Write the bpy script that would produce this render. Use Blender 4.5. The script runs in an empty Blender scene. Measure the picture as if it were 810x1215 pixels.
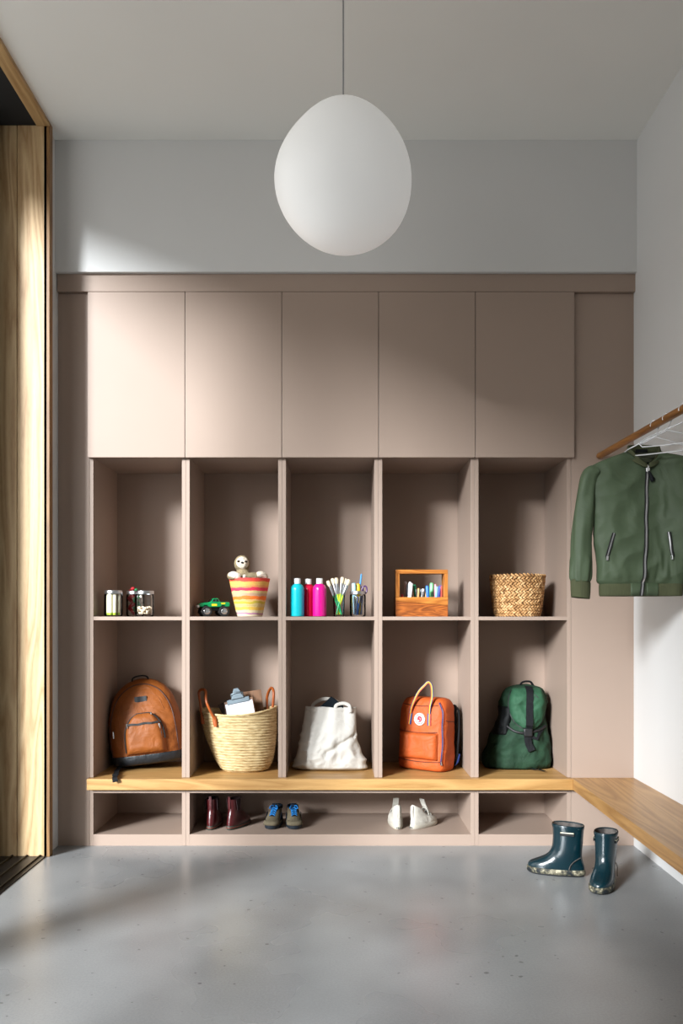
import bpy, math, random
from mathutils import Vector, Matrix, noise, Quaternion, Euler
random.seed(7)
S = bpy.context.scene
C = S.collection
PI = math.pi
R = math.radians
# ------------------------------------------------------------------ camera
EYE = 1.0056
F = 972.0
CX, CY = 400.0, 732.0
cam = bpy.data.objects.new('camera', bpy.data.cameras.new('camera'))
C.objects.link(cam)
cam.location = (0, -3.6, EYE)
cam.rotation_euler = (R(90), 0, 0)
cam.data.sensor_fit = 'HORIZONTAL'
cam.data.sensor_width = 36
cam.data.lens = F / 810 * 36
cam.data.shift_x = (405 - CX) / 810
cam.data.shift_y = (CY - 607.5) / 810
cam.data.clip_start = .05
S.camera = cam
# ------------------------------------------------------------------ world, sun, exposure
W = bpy.data.worlds.new('sky'); S.world = W; W.use_nodes = True
bg = W.node_tree.nodes['Background']
bg.inputs[0].default_value = (1, .985, .965, 1)
bg.inputs[1].default_value = 2.3
sun = bpy.data.objects.new('sun', bpy.data.lights.new('sun', 'SUN'))
C.objects.link(sun)
sun.data.energy = 10.2
sun.data.angle = R(15)
sun.data.color = (.93, .97, 1)
sun.rotation_euler = Vector((.76, 1, -.47)).to_track_quat('-Z', 'Y').to_euler()
def portal(name, loc, rot, sx, sy):
    l = bpy.data.lights.new(name, 'AREA'); l.shape = 'RECTANGLE'; l.size = sx; l.size_y = sy
    l.cycles.is_portal = True
    o = bpy.data.objects.new(name, l); o.location = loc; o.rotation_euler = rot; C.objects.link(o)
portal('doorway_sky_portal', (-1.66, -2.2, 1.53), (0, R(-90), 0), 3.0, 4.0)
S.view_settings.view_transform = 'Standard'
S.view_settings.look = 'None'
S.view_settings.gamma = 1
S.view_settings.use_curve_mapping = False
S.view_settings.exposure = 0.0
S.cycles.use_denoising = True
S.cycles.max_bounces = 10
S.cycles.diffuse_bounces = 6
S.cycles.transmission_bounces = 8
S.cycles.sample_clamp_indirect = 6
S.cycles.caustics_reflective = False
# ------------------------------------------------------------------ helpers
def lin(c):
    return tuple((v / 255 / 12.92) if v / 255 <= .04045 else ((v / 255 + .055) / 1.055) ** 2.4 for v in c) + (1,)
class NT:
    def __init__(s, name):
        s.m = bpy.data.materials.new(name); s.m.use_nodes = True
        s.t = s.m.node_tree; s.n = s.t.nodes; s.b = s.n['Principled BSDF']
    def node(s, typ, **kw):
        n = s.n.new(typ)
        for k, v in kw.items():
            if hasattr(n, k): setattr(n, k, v)
            else: n.inputs[k.replace('_', ' ')].default_value = v
        return n
    def link(s, a, b): s.t.links.new(a, b)
    def coord(s, scale=(1, 1, 1), rot=(0, 0, 0), kind='Object'):
        tc = s.n.new('ShaderNodeTexCoord'); mp = s.n.new('ShaderNodeMapping')
        mp.inputs['Scale'].default_value = scale; mp.inputs['Rotation'].default_value = rot
        s.link(tc.outputs[kind], mp.inputs[0]); return mp.outputs[0]
    def ramp(s, fac, stops, interp='LINEAR'):
        r = s.n.new('ShaderNodeValToRGB'); r.color_ramp.interpolation = interp
        e = r.color_ramp.elements
        while len(e) > 1: e.remove(e[0])
        e[0].position = stops[0][0]; e[0].color = stops[0][1]
        for p, c in stops[1:]:
            k = e.new(p); k.color = c
        s.link(fac, r.inputs[0]); return r.outputs[0]
    def bump(s, h, strength, dist=.01):
        b = s.n.new('ShaderNodeBump'); b.inputs['Strength'].default_value = strength
        b.inputs['Distance'].default_value = dist
        s.link(h, b.inputs['Height']); s.link(b.outputs[0], s.b.inputs['Normal'])
def plain(name, col, rough=.5, metal=0, var=.06, scale=30, bump=0, bscale=200, spec=.5, stretch=(1, 1, 1)):
    """paint / plastic / cloth: a colour with a little procedural unevenness"""
    t = NT(name); c = lin(col)
    co = t.coord(stretch)
    nz = t.node('ShaderNodeTexNoise', Scale=scale, Detail=3.0); t.link(co, nz.inputs['Vector'])
    lo = tuple(v * (1 - var) for v in c[:3]) + (1,); hi = tuple(min(1, v * (1 + var)) for v in c[:3]) + (1,)
    t.link(t.ramp(nz.outputs[0], [(.3, lo), (.7, hi)]), t.b.inputs['Base Color'])
    t.b.inputs['Roughness'].default_value = rough; t.b.inputs['Metallic'].default_value = metal
    t.b.inputs['Specular IOR Level'].default_value = spec
    if bump:
        n2 = t.node('ShaderNodeTexNoise', Scale=bscale, Detail=2.0); t.link(co, n2.inputs['Vector'])
        t.bump(n2.outputs[0], bump, .002)
    return t.m
def fabric(name, col, rough=.8, var=.15, weave=900, bump=.35, wr=14, wrb=.5, spec=.2):
    t = NT(name); c = lin(col); co = t.coord()
    nz = t.node('ShaderNodeTexNoise', Scale=18.0, Detail=4.0); t.link(co, nz.inputs['Vector'])
    lo = tuple(v * (1 - var) for v in c[:3]) + (1,); hi = tuple(min(1, v * (1 + var)) for v in c[:3]) + (1,)
    t.link(t.ramp(nz.outputs[0], [(.3, lo), (.7, hi)]), t.b.inputs['Base Color'])
    t.b.inputs['Roughness'].default_value = rough; t.b.inputs['Specular IOR Level'].default_value = spec
    n1 = t.node('ShaderNodeTexNoise', Scale=weave, Detail=1.0); t.link(co, n1.inputs['Vector'])
    n2 = t.node('ShaderNodeTexNoise', Scale=wr, Detail=3.0, Distortion=1.2); t.link(co, n2.inputs['Vector'])
    b1 = t.n.new('ShaderNodeBump'); b1.inputs['Strength'].default_value = wrb; b1.inputs['Distance'].default_value = .012
    t.link(n2.outputs[0], b1.inputs['Height'])
    b2 = t.n.new('ShaderNodeBump'); b2.inputs['Strength'].default_value = bump; b2.inputs['Distance'].default_value = .0006
    t.link(n1.outputs[0], b2.inputs['Height']); t.link(b1.outputs[0], b2.inputs['Normal'])
    t.link(b2.outputs[0], t.b.inputs['Normal'])
    return t.m
def wood(name, c1, c2, axis='X', rough=.45, ring=9, fine=60, dist=2.2, bump=.08, stretch=.08):
    t = NT(name)
    sc = {'X': (stretch, 1, 1), 'Y': (1, stretch, 1), 'Z': (1, 1, stretch)}[axis]
    co = t.coord(sc)
    wv = t.node('ShaderNodeTexNoise', Scale=float(ring), Detail=2.0, Distortion=dist); t.link(co, wv.inputs['Vector'])
    mul = t.n.new('ShaderNodeMath'); mul.operation = 'MULTIPLY'; mul.inputs[1].default_value = 7.0
    t.link(wv.outputs[0], mul.inputs[0])
    fr = t.n.new('ShaderNodeMath'); fr.operation = 'PINGPONG'; fr.inputs[1].default_value = .5
    t.link(mul.outputs[0], fr.inputs[0])
    fi = t.node('ShaderNodeTexNoise', Scale=float(fine * 4), Detail=3.0); t.link(co, fi.inputs['Vector'])
    mx = t.n.new('ShaderNodeMath'); mx.operation = 'MULTIPLY_ADD'; mx.inputs[1].default_value = 1.3
    t.link(fr.outputs[0], mx.inputs[0])
    m3 = t.n.new('ShaderNodeMath'); m3.operation = 'MULTIPLY_ADD'; m3.inputs[1].default_value = .55; m3.inputs[2].default_value = -.15
    t.link(fi.outputs[0], m3.inputs[0]); t.link(m3.outputs[0], mx.inputs[2])
    t.link(t.ramp(mx.outputs[0], [(.0, lin(c2)), (.35, tuple((a + b) / 2 for a, b in zip(lin(c1), lin(c2)))), (.8, lin(c1))]), t.b.inputs['Base Color'])
    t.b.inputs['Roughness'].default_value = rough
    t.bump(fi.outputs[0], bump, .002)
    return t.m
def glass(name, col=(253, 254, 254), rough=.02):
    t = NT(name)
    g = t.n.new('ShaderNodeBsdfGlossy'); g.inputs['Roughness'].default_value = rough
    tr = t.n.new('ShaderNodeBsdfTransparent'); tr.inputs[0].default_value = lin(col)
    fz = t.n.new('ShaderNodeLayerWeight'); fz.inputs[0].default_value = .22
    mx = t.n.new('ShaderNodeMixShader'); t.link(fz.outputs['Fresnel'], mx.inputs[0]); t.link(tr.outputs[0], mx.inputs[1]); t.link(g.outputs[0], mx.inputs[2])
    t.n.remove(t.b); t.link(mx.outputs[0], t.n['Material Output'].inputs[0])
    return t.m
class MB:
    """collects shapes and links them as ONE mesh object"""
    def __init__(s): s.v = []; s.f = []; s.mi = []; s.M = Matrix.Identity(4); s.cur = 0
    def add(s, vs, fs, mi=None):
        k = len(s.v); s.v += [tuple(s.M @ Vector(p)) for p in vs]
        s.f += [tuple(i + k for i in f) for f in fs]; s.mi += [s.cur if mi is None else mi] * len(fs); return s
    def box(s, x0, x1, y0, y1, z0, z1):
        vs = [(x, y, z) for x in (x0, x1) for y in (y0, y1) for z in (z0, z1)]
        return s.add(vs, [(0, 1, 3, 2), (4, 6, 7, 5), (0, 4, 5, 1), (2, 3, 7, 6), (0, 2, 6, 4), (1, 5, 7, 3)])
    def rings(s, rs, cap0=True, cap1=True, closed=True, loop=False):
        n = len(rs[0]); vs = [p for r in rs for p in r]; fs = []
        m = len(rs)
        for i in range(m if loop else m - 1):
            a = i * n; b = ((i + 1) % m) * n
            for j in range(n if closed else n - 1):
                k = (j + 1) % n
                fs.append((a + j, a + k, b + k, b + j))
        if cap0 and not loop: fs.append(tuple(range(n - 1, -1, -1)))
        if cap1 and not loop: fs.append(tuple((m - 1) * n + j for j in range(n)))
        return s.add(vs, fs)
    def lathe(s, prof, seg=40, c=(0, 0, 0), sx=1, sy=1, cap0=True, cap1=True, fn=None):
        rs = []
        for r, z in prof:
            ring = []
            for j in range(seg):
                a = 2 * PI * j / seg
                rr = r + (fn(a, z) if fn else 0)
                ring.append((c[0] + rr * sx * math.cos(a), c[1] + rr * sy * math.sin(a), c[2] + z))
            rs.append(ring)
        return s.rings(rs, cap0, cap1)
    def tube(s, pts, r, seg=8, loop=False, flat=1.0, up=None):
        pts = [Vector(p) for p in pts]; n = len(pts)
        rad = r if isinstance(r, (list, tuple)) else [r] * n
        rs = []; nrm = None
        for i, p in enumerate(pts):
            if loop: t = pts[(i + 1) % n] - pts[i - 1]
            else: t = pts[min(i + 1, n - 1)] - pts[max(i - 1, 0)]
            t.normalize()
            if nrm is None:
                g = Vector(up) if up else (Vector((0, 0, 1)) if abs(t.z) < .9 else Vector((1, 0, 0)))
                nrm = (g - t * g.dot(t)).normalized()
            else:
                nrm = (nrm - t * nrm.dot(t))
                nrm = nrm.normalized() if nrm.length > 1e-6 else Vector((1, 0, 0))
            bi = t.cross(nrm)
            rs.append([tuple(p + nrm * (math.cos(a) * rad[i] * flat) + bi * (math.sin(a) * rad[i])) for a in [2 * PI * j / seg for j in range(seg)]])
        return s.rings(rs, loop=loop)
    def ribbon(s, pts, w, th, nrm, cols=1, mats=None):
        """flat band through pts; nrm(i) or a vector = outward; width direction = t x n"""
        pts = [Vector(p) for p in pts]; n = len(pts); vs = []; fs = []; mi = []
        for i, p in enumerate(pts):
            t = (pts[min(i + 1, n - 1)] - pts[max(i - 1, 0)]).normalized()
            N = Vector(nrm[i]) if isinstance(nrm, list) else Vector(nrm)
            N = (N - t * N.dot(t)).normalized(); b = t.cross(N)
            for k in range(cols + 1):
                vs.append(tuple(p + b * w * (k / cols - .5) + N * th * .5))
            for k in range(cols + 1):
                vs.append(tuple(p + b * w * (k / cols - .5) - N * th * .5))
        c = 2 * (cols + 1)
        for i in range(n - 1):
            a = i * c; d = a + c
            for k in range(cols):
                fs.append((a + k, d + k, d + k + 1, a + k + 1)); mi.append(mats[k] if mats else 0)
                q = cols + 1
                fs.append((a + q + k, a + q + k + 1, d + q + k + 1, d + q + k)); mi.append(mats[k] if mats else 0)
            fs.append((a, a + cols + 1, d + cols + 1, d)); mi.append(mats[0] if mats else 0)
            fs.append((a + cols, d + cols, d + 2 * cols + 1, a + 2 * cols + 1)); mi.append(mats[-1] if mats else 0)
        for a in (0, (n - 1) * c):
            fs.append(tuple(range(a, a + cols + 1)) + tuple(range(a + 2 * cols + 1, a + cols, -1))); mi.append(mats[0] if mats else 0)
        k0 = len(s.v); s.v += [tuple(s.M @ Vector(p)) for p in vs]; s.f += [tuple(i + k0 for i in f) for f in fs]; s.mi += mi
        return s
    def ball(s, c, r, seg=20, rg=12, fn=None):
        if not isinstance(r, (list, tuple)): r = (r, r, r)
        rs = []
        for i in range(1, rg):
            ph = PI * i / rg
            rs.append([(c[0] + r[0] * math.sin(ph) * math.cos(2 * PI * j / seg), c[1] + r[1] * math.sin(ph) * math.sin(2 * PI * j / seg), c[2] - r[2] * math.cos(ph)) for j in range(seg)])
        n = len(rs[0]); vs = [p for q in rs for p in q]; fs = []
        for i in range(len(rs) - 1):
            for j in range(n):
                k = (j + 1) % n; fs.append((i * n + j, i * n + k, (i + 1) * n + k, (i + 1) * n + j))
        b = len(vs); vs += [(c[0], c[1], c[2] - r[2]), (c[0], c[1], c[2] + r[2])]
        for j in range(n):
            k = (j + 1) % n; fs.append((b, k, j)); fs.append((b + 1, (len(rs) - 1) * n + j, (len(rs) - 1) * n + k))
        if fn: vs = [tuple(fn(Vector(v))) for v in vs]
        return s.add(vs, fs)
    def prism(s, poly, y0, y1):
        """poly in x,z extruded along y"""
        n = len(poly)
        vs = [(x, y0, z) for x, z in poly] + [(x, y1, z) for x, z in poly]
        fs = [tuple(range(n)), tuple(range(2 * n - 1, n - 1, -1))] + [((i + 1) % n, i, n + i, n + (i + 1) % n) for i in range(n)]
        return s.add(vs, fs)
    def plate(s, poly, z0, z1):
        n = len(poly)
        vs = [(x, y, z0) for x, y in poly] + [(x, y, z1) for x, y in poly]
        fs = [tuple(range(n - 1, -1, -1)), tuple(range(n, 2 * n))] + [(i, (i + 1) % n, n + (i + 1) % n, n + i) for i in range(n)]
        return s.add(vs, fs)
    def build(s, name, mat, parent=None, smooth=False, bevel=0, sub=0, solid=0, remesh=0, fn=None, label=None):
        me = bpy.data.meshes.new(name)
        vs = s.v if fn is None else [tuple(fn(Vector(v))) for v in s.v]
        me.from_pydata(vs, [], s.f)
        for m in (mat if isinstance(mat, (list, tuple)) else [mat]): me.materials.append(m)
        if isinstance(mat, (list, tuple)):
            for p, i in zip(me.polygons, s.mi): p.material_index = i
        import bmesh
        b = bmesh.new(); b.from_mesh(me); bmesh.ops.recalc_face_normals(b, faces=b.faces); b.to_mesh(me); b.free()
        if smooth:
            for p in me.polygons: p.use_smooth = True
            if smooth != 'all':
                try: me.set_sharp_from_angle(angle=R(42))
                except Exception: pass
        o = bpy.data.objects.new(name, me); C.objects.link(o)
        if parent: o.parent = parent
        if solid:
            m = o.modifiers.new('solid', 'SOLIDIFY'); m.thickness = solid; m.offset = -1
        if bevel:
            m = o.modifiers.new('bevel', 'BEVEL'); m.width = bevel; m.segments = 2; m.limit_method = 'ANGLE'; m.angle_limit = R(40)
        if remesh:
            m = o.modifiers.new('remesh', 'REMESH'); m.mode = 'VOXEL'; m.voxel_size = remesh; m.use_smooth_shade = True
            m = o.modifiers.new('smooth', 'SMOOTH'); m.factor = .6; m.iterations = 4
        if sub:
            m = o.modifiers.new('sub', 'SUBSURF'); m.levels = sub; m.render_levels = sub
        if label: o['label'] = label
        return o
def thing(name, label, cat, loc=(0, 0, 0), rot=(0, 0, 0), group=None):
    o = bpy.data.objects.new(name, None); C.objects.link(o); o.empty_display_size = .05
    o.location = loc; o.rotation_euler = rot; o['label'] = label; o['category'] = cat
    if group: o['group'] = group
    return o
def tag(o, label, cat, group=None, kind=None):
    o['label'] = label; o['category'] = cat
    if group: o['group'] = group
    if kind: o['kind'] = kind
    return o
def structure(o, label=None, cat=None):
    o['kind'] = 'structure'
    if label: o['label'] = label
    if cat: o['category'] = cat
    return o
def copy_thing(o, loc, rot=None, label=None):
    c = o.copy(); C.objects.link(c); c.location = loc
    if rot is not None: c.rotation_euler = rot
    if label: c['label'] = label
    for ch in list(o.children):
        k = ch.copy(); C.objects.link(k); k.parent = c
        for g in list(ch.children):
            h = g.copy(); C.objects.link(h); h.parent = k
    return c
def at(px, py, y):      # a point seen in the photograph, at depth y, in metres
    s = F / (y + 3.6); return Vector(((px - CX) / s, y, EYE + (CY - py) / s))
def lerp(a, b, t): return a + (b - a) * t
def keys(ks, t):
    """smooth interpolation through rows (t, v1, v2 ...)"""
    if t <= ks[0][0]: return list(ks[0][1:])
    if t >= ks[-1][0]: return list(ks[-1][1:])
    for i in range(len(ks) - 1):
        if ks[i][0] <= t <= ks[i + 1][0]:
            p1, p2 = ks[i], ks[i + 1]; p0 = ks[max(i - 1, 0)]; p3 = ks[min(i + 2, len(ks) - 1)]
            u = (t - p1[0]) / (p2[0] - p1[0]); out = []
            for k in range(1, len(p1)):
                d = p2[0] - p1[0]
                m1 = (p2[k] - p0[k]) / (p2[0] - p0[0]) * d if p2[0] != p0[0] else 0
                m2 = (p3[k] - p1[k]) / (p3[0] - p1[0]) * d if p3[0] != p1[0] else 0
                out.append((2*u**3-3*u**2+1)*p1[k] + (u**3-2*u**2+u)*m1 + (-2*u**3+3*u**2)*p2[k] + (u**3-u**2)*m2)
            return out
def spl(pts, n=24, loop=False):
    """smooth curve through points"""
    P = [Vector(p) for p in pts]; m = len(P); out = []
    segs = m if loop else m - 1
    for i in range(segs):
        p1, p2 = P[i], P[(i + 1) % m]
        p0 = P[i - 1] if (loop or i) else p1; p3 = P[(i + 2) % m] if (loop or i + 2 < m) else p2
        k = max(2, n // segs)
        for j in range(k):
            u = j / k
            out.append(.5 * ((2*p1) + (p2-p0)*u + (2*p0-5*p1+4*p2-p3)*u*u + (3*p1-p0-3*p2+p3)*u**3))
    if not loop: out.append(P[-1])
    return out
class Bag:
    """soft body lofted from rounded sections: rows (z, cx, cy, half width, half depth, squareness)"""
    def __init__(s, rows, wr=.006, wf=9, seed=0, stretch=(1, 1, 1)):
        s.rows = rows; s.wr = wr; s.wf = wf; s.seed = seed; s.st = stretch
    def sec(s, z): return keys(s.rows, z)
    def disp(s, p):
        q = Vector((p.x * s.wf * s.st[0] + s.seed, p.y * s.wf * s.st[1], p.z * s.wf * s.st[2]))
        n = noise.noise(q) * .6 + (.5 - abs(noise.noise(q * 2.1 + Vector((3, 1, 7))))) * .5
        return n * s.wr
    def pt(s, a, z):
        cx, cy, w, d, n = s.sec(z)
        c, q = math.cos(a), math.sin(a)
        k = lambda v: math.copysign(abs(v) ** (2 / n), v)
        p = Vector((cx + w * k(c), cy + d * k(q), z))
        out = Vector((c, q, 0))
        return p + out * s.disp(p)
    def front(s, x, z, off=0):
        cx, cy, w, d, n = s.sec(z)
        u = min(.999, abs((x - cx) / max(w, 1e-4)))
        y = cy - d * (1 - u ** n) ** (1 / n)
        p = Vector((x, y, z))
        return Vector((x, y - s.disp(p) - off, z))
    def mesh(s, mb, n=40, seg=72, top=True):
        z0, z1 = s.rows[0][0], s.rows[-1][0]
        rs = [[tuple(s.pt(2 * PI * j / seg, lerp(z0, z1, i / n))) for j in range(seg)] for i in range(n + 1)]
        return mb.rings(rs, True, top)
    def line(s, pts, off=.002, n=20):
        return [s.front(p.x, p.z, off) for p in spl([(x, 0, z) for x, z in pts], n)]
    def patch(s, mb, outline, off, nu=24, nv=20, th=.004):
        """raised panel over the front between left(z) and right(z)"""
        z0, z1, L, Rr = outline
        F_, B_ = [], []
        for i in range(nv + 1):
            z = lerp(z0, z1, i / nv); a, b = L(z), Rr(z); rf = []; rb = []
            for j in range(nu + 1):
                x = lerp(a, b, j / nu)
                e = min(1, 6 * min(j / nu, 1 - j / nu, i / nv, 1 - i / nv))
                e = math.sqrt(1 - (1 - e) ** 2)
                rf.append(tuple(s.front(x, z, off * e + .0008))); rb.append(tuple(s.front(x, z, -.003)))
            F_.append(rf); B_.append(rb)
        n = nu + 1; vs = [p for r in F_ for p in r] + [p for r in B_ for p in r]; k = n * (nv + 1); fs = []
        for i in range(nv):
            for j in range(nu):
                a = i * n + j; fs.append((a, a + 1, a + n + 1, a + n)); fs.append((k + a, k + a + n, k + a + n + 1, k + a + 1))
        bd = [j for j in range(n)] + [i * n + nu for i in range(1, nv + 1)] + [nv * n + j for j in range(nu - 1, -1, -1)] + [i * n for i in range(nv - 1, 0, -1)]
        for q in range(len(bd)):
            a, b = bd[q], bd[(q + 1) % len(bd)]; fs.append((a, k + a, k + b, b))
        return mb.add(vs, fs)
# ------------------------------------------------------------------ materials
M = {}
def wallmat(name, col, rough=.7):
    t = NT(name); co = t.coord()
    n = t.node('ShaderNodeTexNoise', Scale=2.0, Detail=3.0); t.link(co, n.inputs['Vector'])
    c = lin(col); lo = tuple(v * .97 for v in c[:3]) + (1,)
    t.link(t.ramp(n.outputs[0], [(.3, lo), (.7, c)]), t.b.inputs['Base Color'])
    t.b.inputs['Roughness'].default_value = rough; t.b.inputs['Specular IOR Level'].default_value = .25
    n2 = t.node('ShaderNodeTexNoise', Scale=90.0, Detail=3.0); t.link(co, n2.inputs['Vector']); t.bump(n2.outputs[0], .04, .002)
    return t.m
M['wall'] = wallmat('white_wall_paint', (210, 210, 209))
M['wall_dark'] = wallmat('grey_wall_paint', (120, 118, 115))
M['ceil'] = wallmat('white_ceiling_paint', (236, 236, 232))
M['taupe'] = plain('taupe_lacquer', (156, 137, 124), .42, var=.015, scale=3, bump=.03, bscale=500, spec=.4)
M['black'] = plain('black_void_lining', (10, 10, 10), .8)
M['track'] = plain('black_anodised_track', (20, 20, 21), .35, .6)
M['rail'] = plain('bronze_track_rail', (70, 64, 52), .4, .8)
M['oak'] = wood('oak_board', (184, 144, 90), (150, 110, 60), 'X', .42, ring=6, dist=1.5)
M['oak_side'] = wood('oak_board_lengthwise', (172, 132, 82), (134, 96, 54), 'Y', .38, ring=6, dist=1.5)
M['pine'] = wood('pine_board', (200, 172, 130), (158, 122, 80), 'Z', .5, ring=3.0, dist=2.6, stretch=.10)
M['rod'] = wood('rod_wood', (150, 100, 46), (108, 68, 30), 'Y', .4)
def concrete():
    t = NT('polished_concrete'); co = t.coord()
    n1 = t.node('ShaderNodeTexNoise', Scale=1.7, Detail=3.0); t.link(co, n1.inputs['Vector'])
    n2 = t.node('ShaderNodeTexNoise', Scale=160.0, Detail=3.0); t.link(co, n2.inputs['Vector'])
    a = t.ramp(n1.outputs[0], [(.3, lin((122, 124, 125))), (.7, lin((150, 152, 153)))])
    b = t.ramp(n2.outputs[0], [(.35, (.88, .88, .88, 1)), (.65, (1, 1, 1, 1))])
    v = t.node('ShaderNodeTexNoise', Scale=44.0, Detail=0.0); t.link(co, v.inputs['Vector'])
    c = t.ramp(v.outputs[0], [(.80, (1, 1, 1, 1)), (.83, (.45, .45, .45, 1))])
    m1 = t.n.new('ShaderNodeMix'); m1.data_type = 'RGBA'; m1.blend_type = 'MULTIPLY'; m1.inputs[0].default_value = 1
    t.link(a, m1.inputs[6]); t.link(b, m1.inputs[7])
    m2 = t.n.new('ShaderNodeMix'); m2.data_type = 'RGBA'; m2.blend_type = 'MULTIPLY'; m2.inputs[0].default_value = 1
    t.link(m1.outputs[2], m2.inputs[6]); t.link(c, m2.inputs[7])
    t.link(m2.outputs[2], t.b.inputs['Base Color'])
    r = t.ramp(n1.outputs[0], [(.3, (.24, .24, .24, 1)), (.7, (.36, .36, .36, 1))]); t.link(r, t.b.inputs['Roughness'])
    t.b.inputs['Specular IOR Level'].default_value = .6
    t.bump(n2.outputs[0], .03, .002)
    return t.m
M['concrete'] = concrete()
M['paving'] = plain('outdoor_paving', (150, 150, 148), .8, scale=3)
M['opal'] = plain('opal_glass', (240, 240, 238), .45, var=.01)
for n_ in M['opal'].node_tree.nodes:
    if n_.type == 'BSDF_PRINCIPLED': n_.inputs['Emission Color'].default_value = (1, 1, 1, 1); n_.inputs['Emission Strength'].default_value = .17
M['cord'] = plain('grey_textile_cord', (150, 150, 152), .6)
M['steel'] = plain('brushed_steel', (190, 192, 195), .28, 1.0, bump=.05)
M['chrome'] = plain('chrome', (225, 227, 230), .12, 1.0)
M['glass'] = glass('clear_glass')
M['black_plastic'] = plain('black_plastic', (18, 18, 20), .45)
M['black_web'] = fabric('black_webbing', (16, 17, 20), .75, bump=.5)
# ------------------------------------------------------------------ setting
WR = lambda y: 1.309 + .0123 * y         # right wall line
YB = -5.5                                # wall behind the viewer
ZC = 3.079
structure(MB().box(-1.66, 1.6, YB - .2, .6, -.12, 0).build('floor', M['concrete']), 'grey polished concrete floor', 'floor')
structure(MB().box(-1.9, 1.6, YB - .2, .6, ZC, ZC + .2).build('ceiling', M['ceil']), 'white ceiling', 'ceiling')
structure(MB().plate([(WR(YB - .2), YB - .2), (1.6, YB - .2), (1.6, .6), (WR(0), .6)], 0, ZC).build('wall_right', M['wall']), 'white right wall', 'wall')
o = MB().box(-1.9, 1.31, .42, .6, 0, ZC).box(-1.227, 1.3085, -.04, .42, 2.5055, ZC)
structure(o.build('wall_back', M['wall']), 'white wall above the built-in cabinets', 'wall')
YO = -.166
o = MB().box(-1.66, -1.227, YO + .02, .42, 0, ZC).box(-1.66, -1.227, YB - .2, -4.25, 0, ZC)
structure(o.build('wall_left', M['wall']), 'white left wall with a full height opening', 'wall')
structure(MB().box(-1.66, 1.6, YB - .2, YB, 0, ZC).build('wall_front', M['wall_dark']), 'grey wall facing the cabinets', 'wall')
structure(MB().box(-1.232, -1.2268, -.11, -.001, 0, .095).build('baseboard_left', M['wall']), 'flush white baseboard on the left wall', 'baseboard')
# timber lining of the opening: boards facing the room, with a casing
o = MB()
for a, b in ((-1.2165, -1.3405), (-1.343, -1.467), (-1.4695, -1.5935), (-1.596, -1.66)):
    o.box(b, a, YO - .001, YO + .02, 0, 3.066)
structure(o.build('trim_1', M['pine'], bevel=.0012), 'vertical pine boards lining the end of the opening', 'wood lining')
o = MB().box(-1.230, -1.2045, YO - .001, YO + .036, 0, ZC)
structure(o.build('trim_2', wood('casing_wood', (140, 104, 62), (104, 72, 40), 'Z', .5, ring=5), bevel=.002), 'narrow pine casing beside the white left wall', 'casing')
o = MB().box(-1.258, -1.205, -4.25, YO - .001, 3.062, ZC)
structure(o.build('trim_3', wood('pine_board_long', (186, 154, 108), (146, 108, 64), 'Y', .5, ring=4)), 'pine header strip along the top of the opening', 'header')
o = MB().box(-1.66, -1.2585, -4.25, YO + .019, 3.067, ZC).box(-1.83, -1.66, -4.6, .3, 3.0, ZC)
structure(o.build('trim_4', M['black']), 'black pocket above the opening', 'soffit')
d = thing('door_1', 'black floor track and frame of the sliding door, with an added shade blocker', 'sliding door'); d['kind'] = 'structure'
MB().box(-1.66, -1.222, -4.25, YO - .002, -.004, .004).build('sill', M['track'], d)
o = MB()
for x in (-1.245, -1.30, -1.36, -1.43, -1.50, -1.57): o.box(x - .0025, x + .0025, -4.25, YO - .002, .004, .010)
o.build('track', M['rail'], d)
MB().box(-1.66, -1.41, -.30, -.24, .01, 3.06).build('shade_blocker', M['track'], d)  # unseen upright added outside to keep sun and sky off the outer lining boards
MB().box(-1.42, -1.34, -1.66, -1.40, .01, 3.06).build('post', M['track'], d)
MB().box(-1.42, -1.36, -2.95, -2.87, .01, 3.06).build('post', M['track'], d)
structure(MB().box(-9, -1.66, -9, 4, -.12, -.02).build('floor_outside', M['paving']), 'paved terrace outside', 'floor')
# fillers and cap
ZT = 2.4265
structure(MB().box(-1.2265, -1.0895, 0, .018, 0, ZT).build('trim_5', M['taupe'], bevel=.0008), 'taupe filler panel at the left end of the cabinets', 'filler panel')
structure(MB().box(1.0275, 1.3085, 0, .018, 0, ZT).build('trim_6', M['taupe'], bevel=.0008), 'taupe filler panel between the cabinets and the right wall', 'filler panel')
structure(MB().box(-1.224, 1.3075, -.02, .40, ZT + .0015, 2.5045).build('trim_7', M['taupe'], bevel=.001), 'taupe top fascia running over the cabinets', 'fascia')
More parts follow.
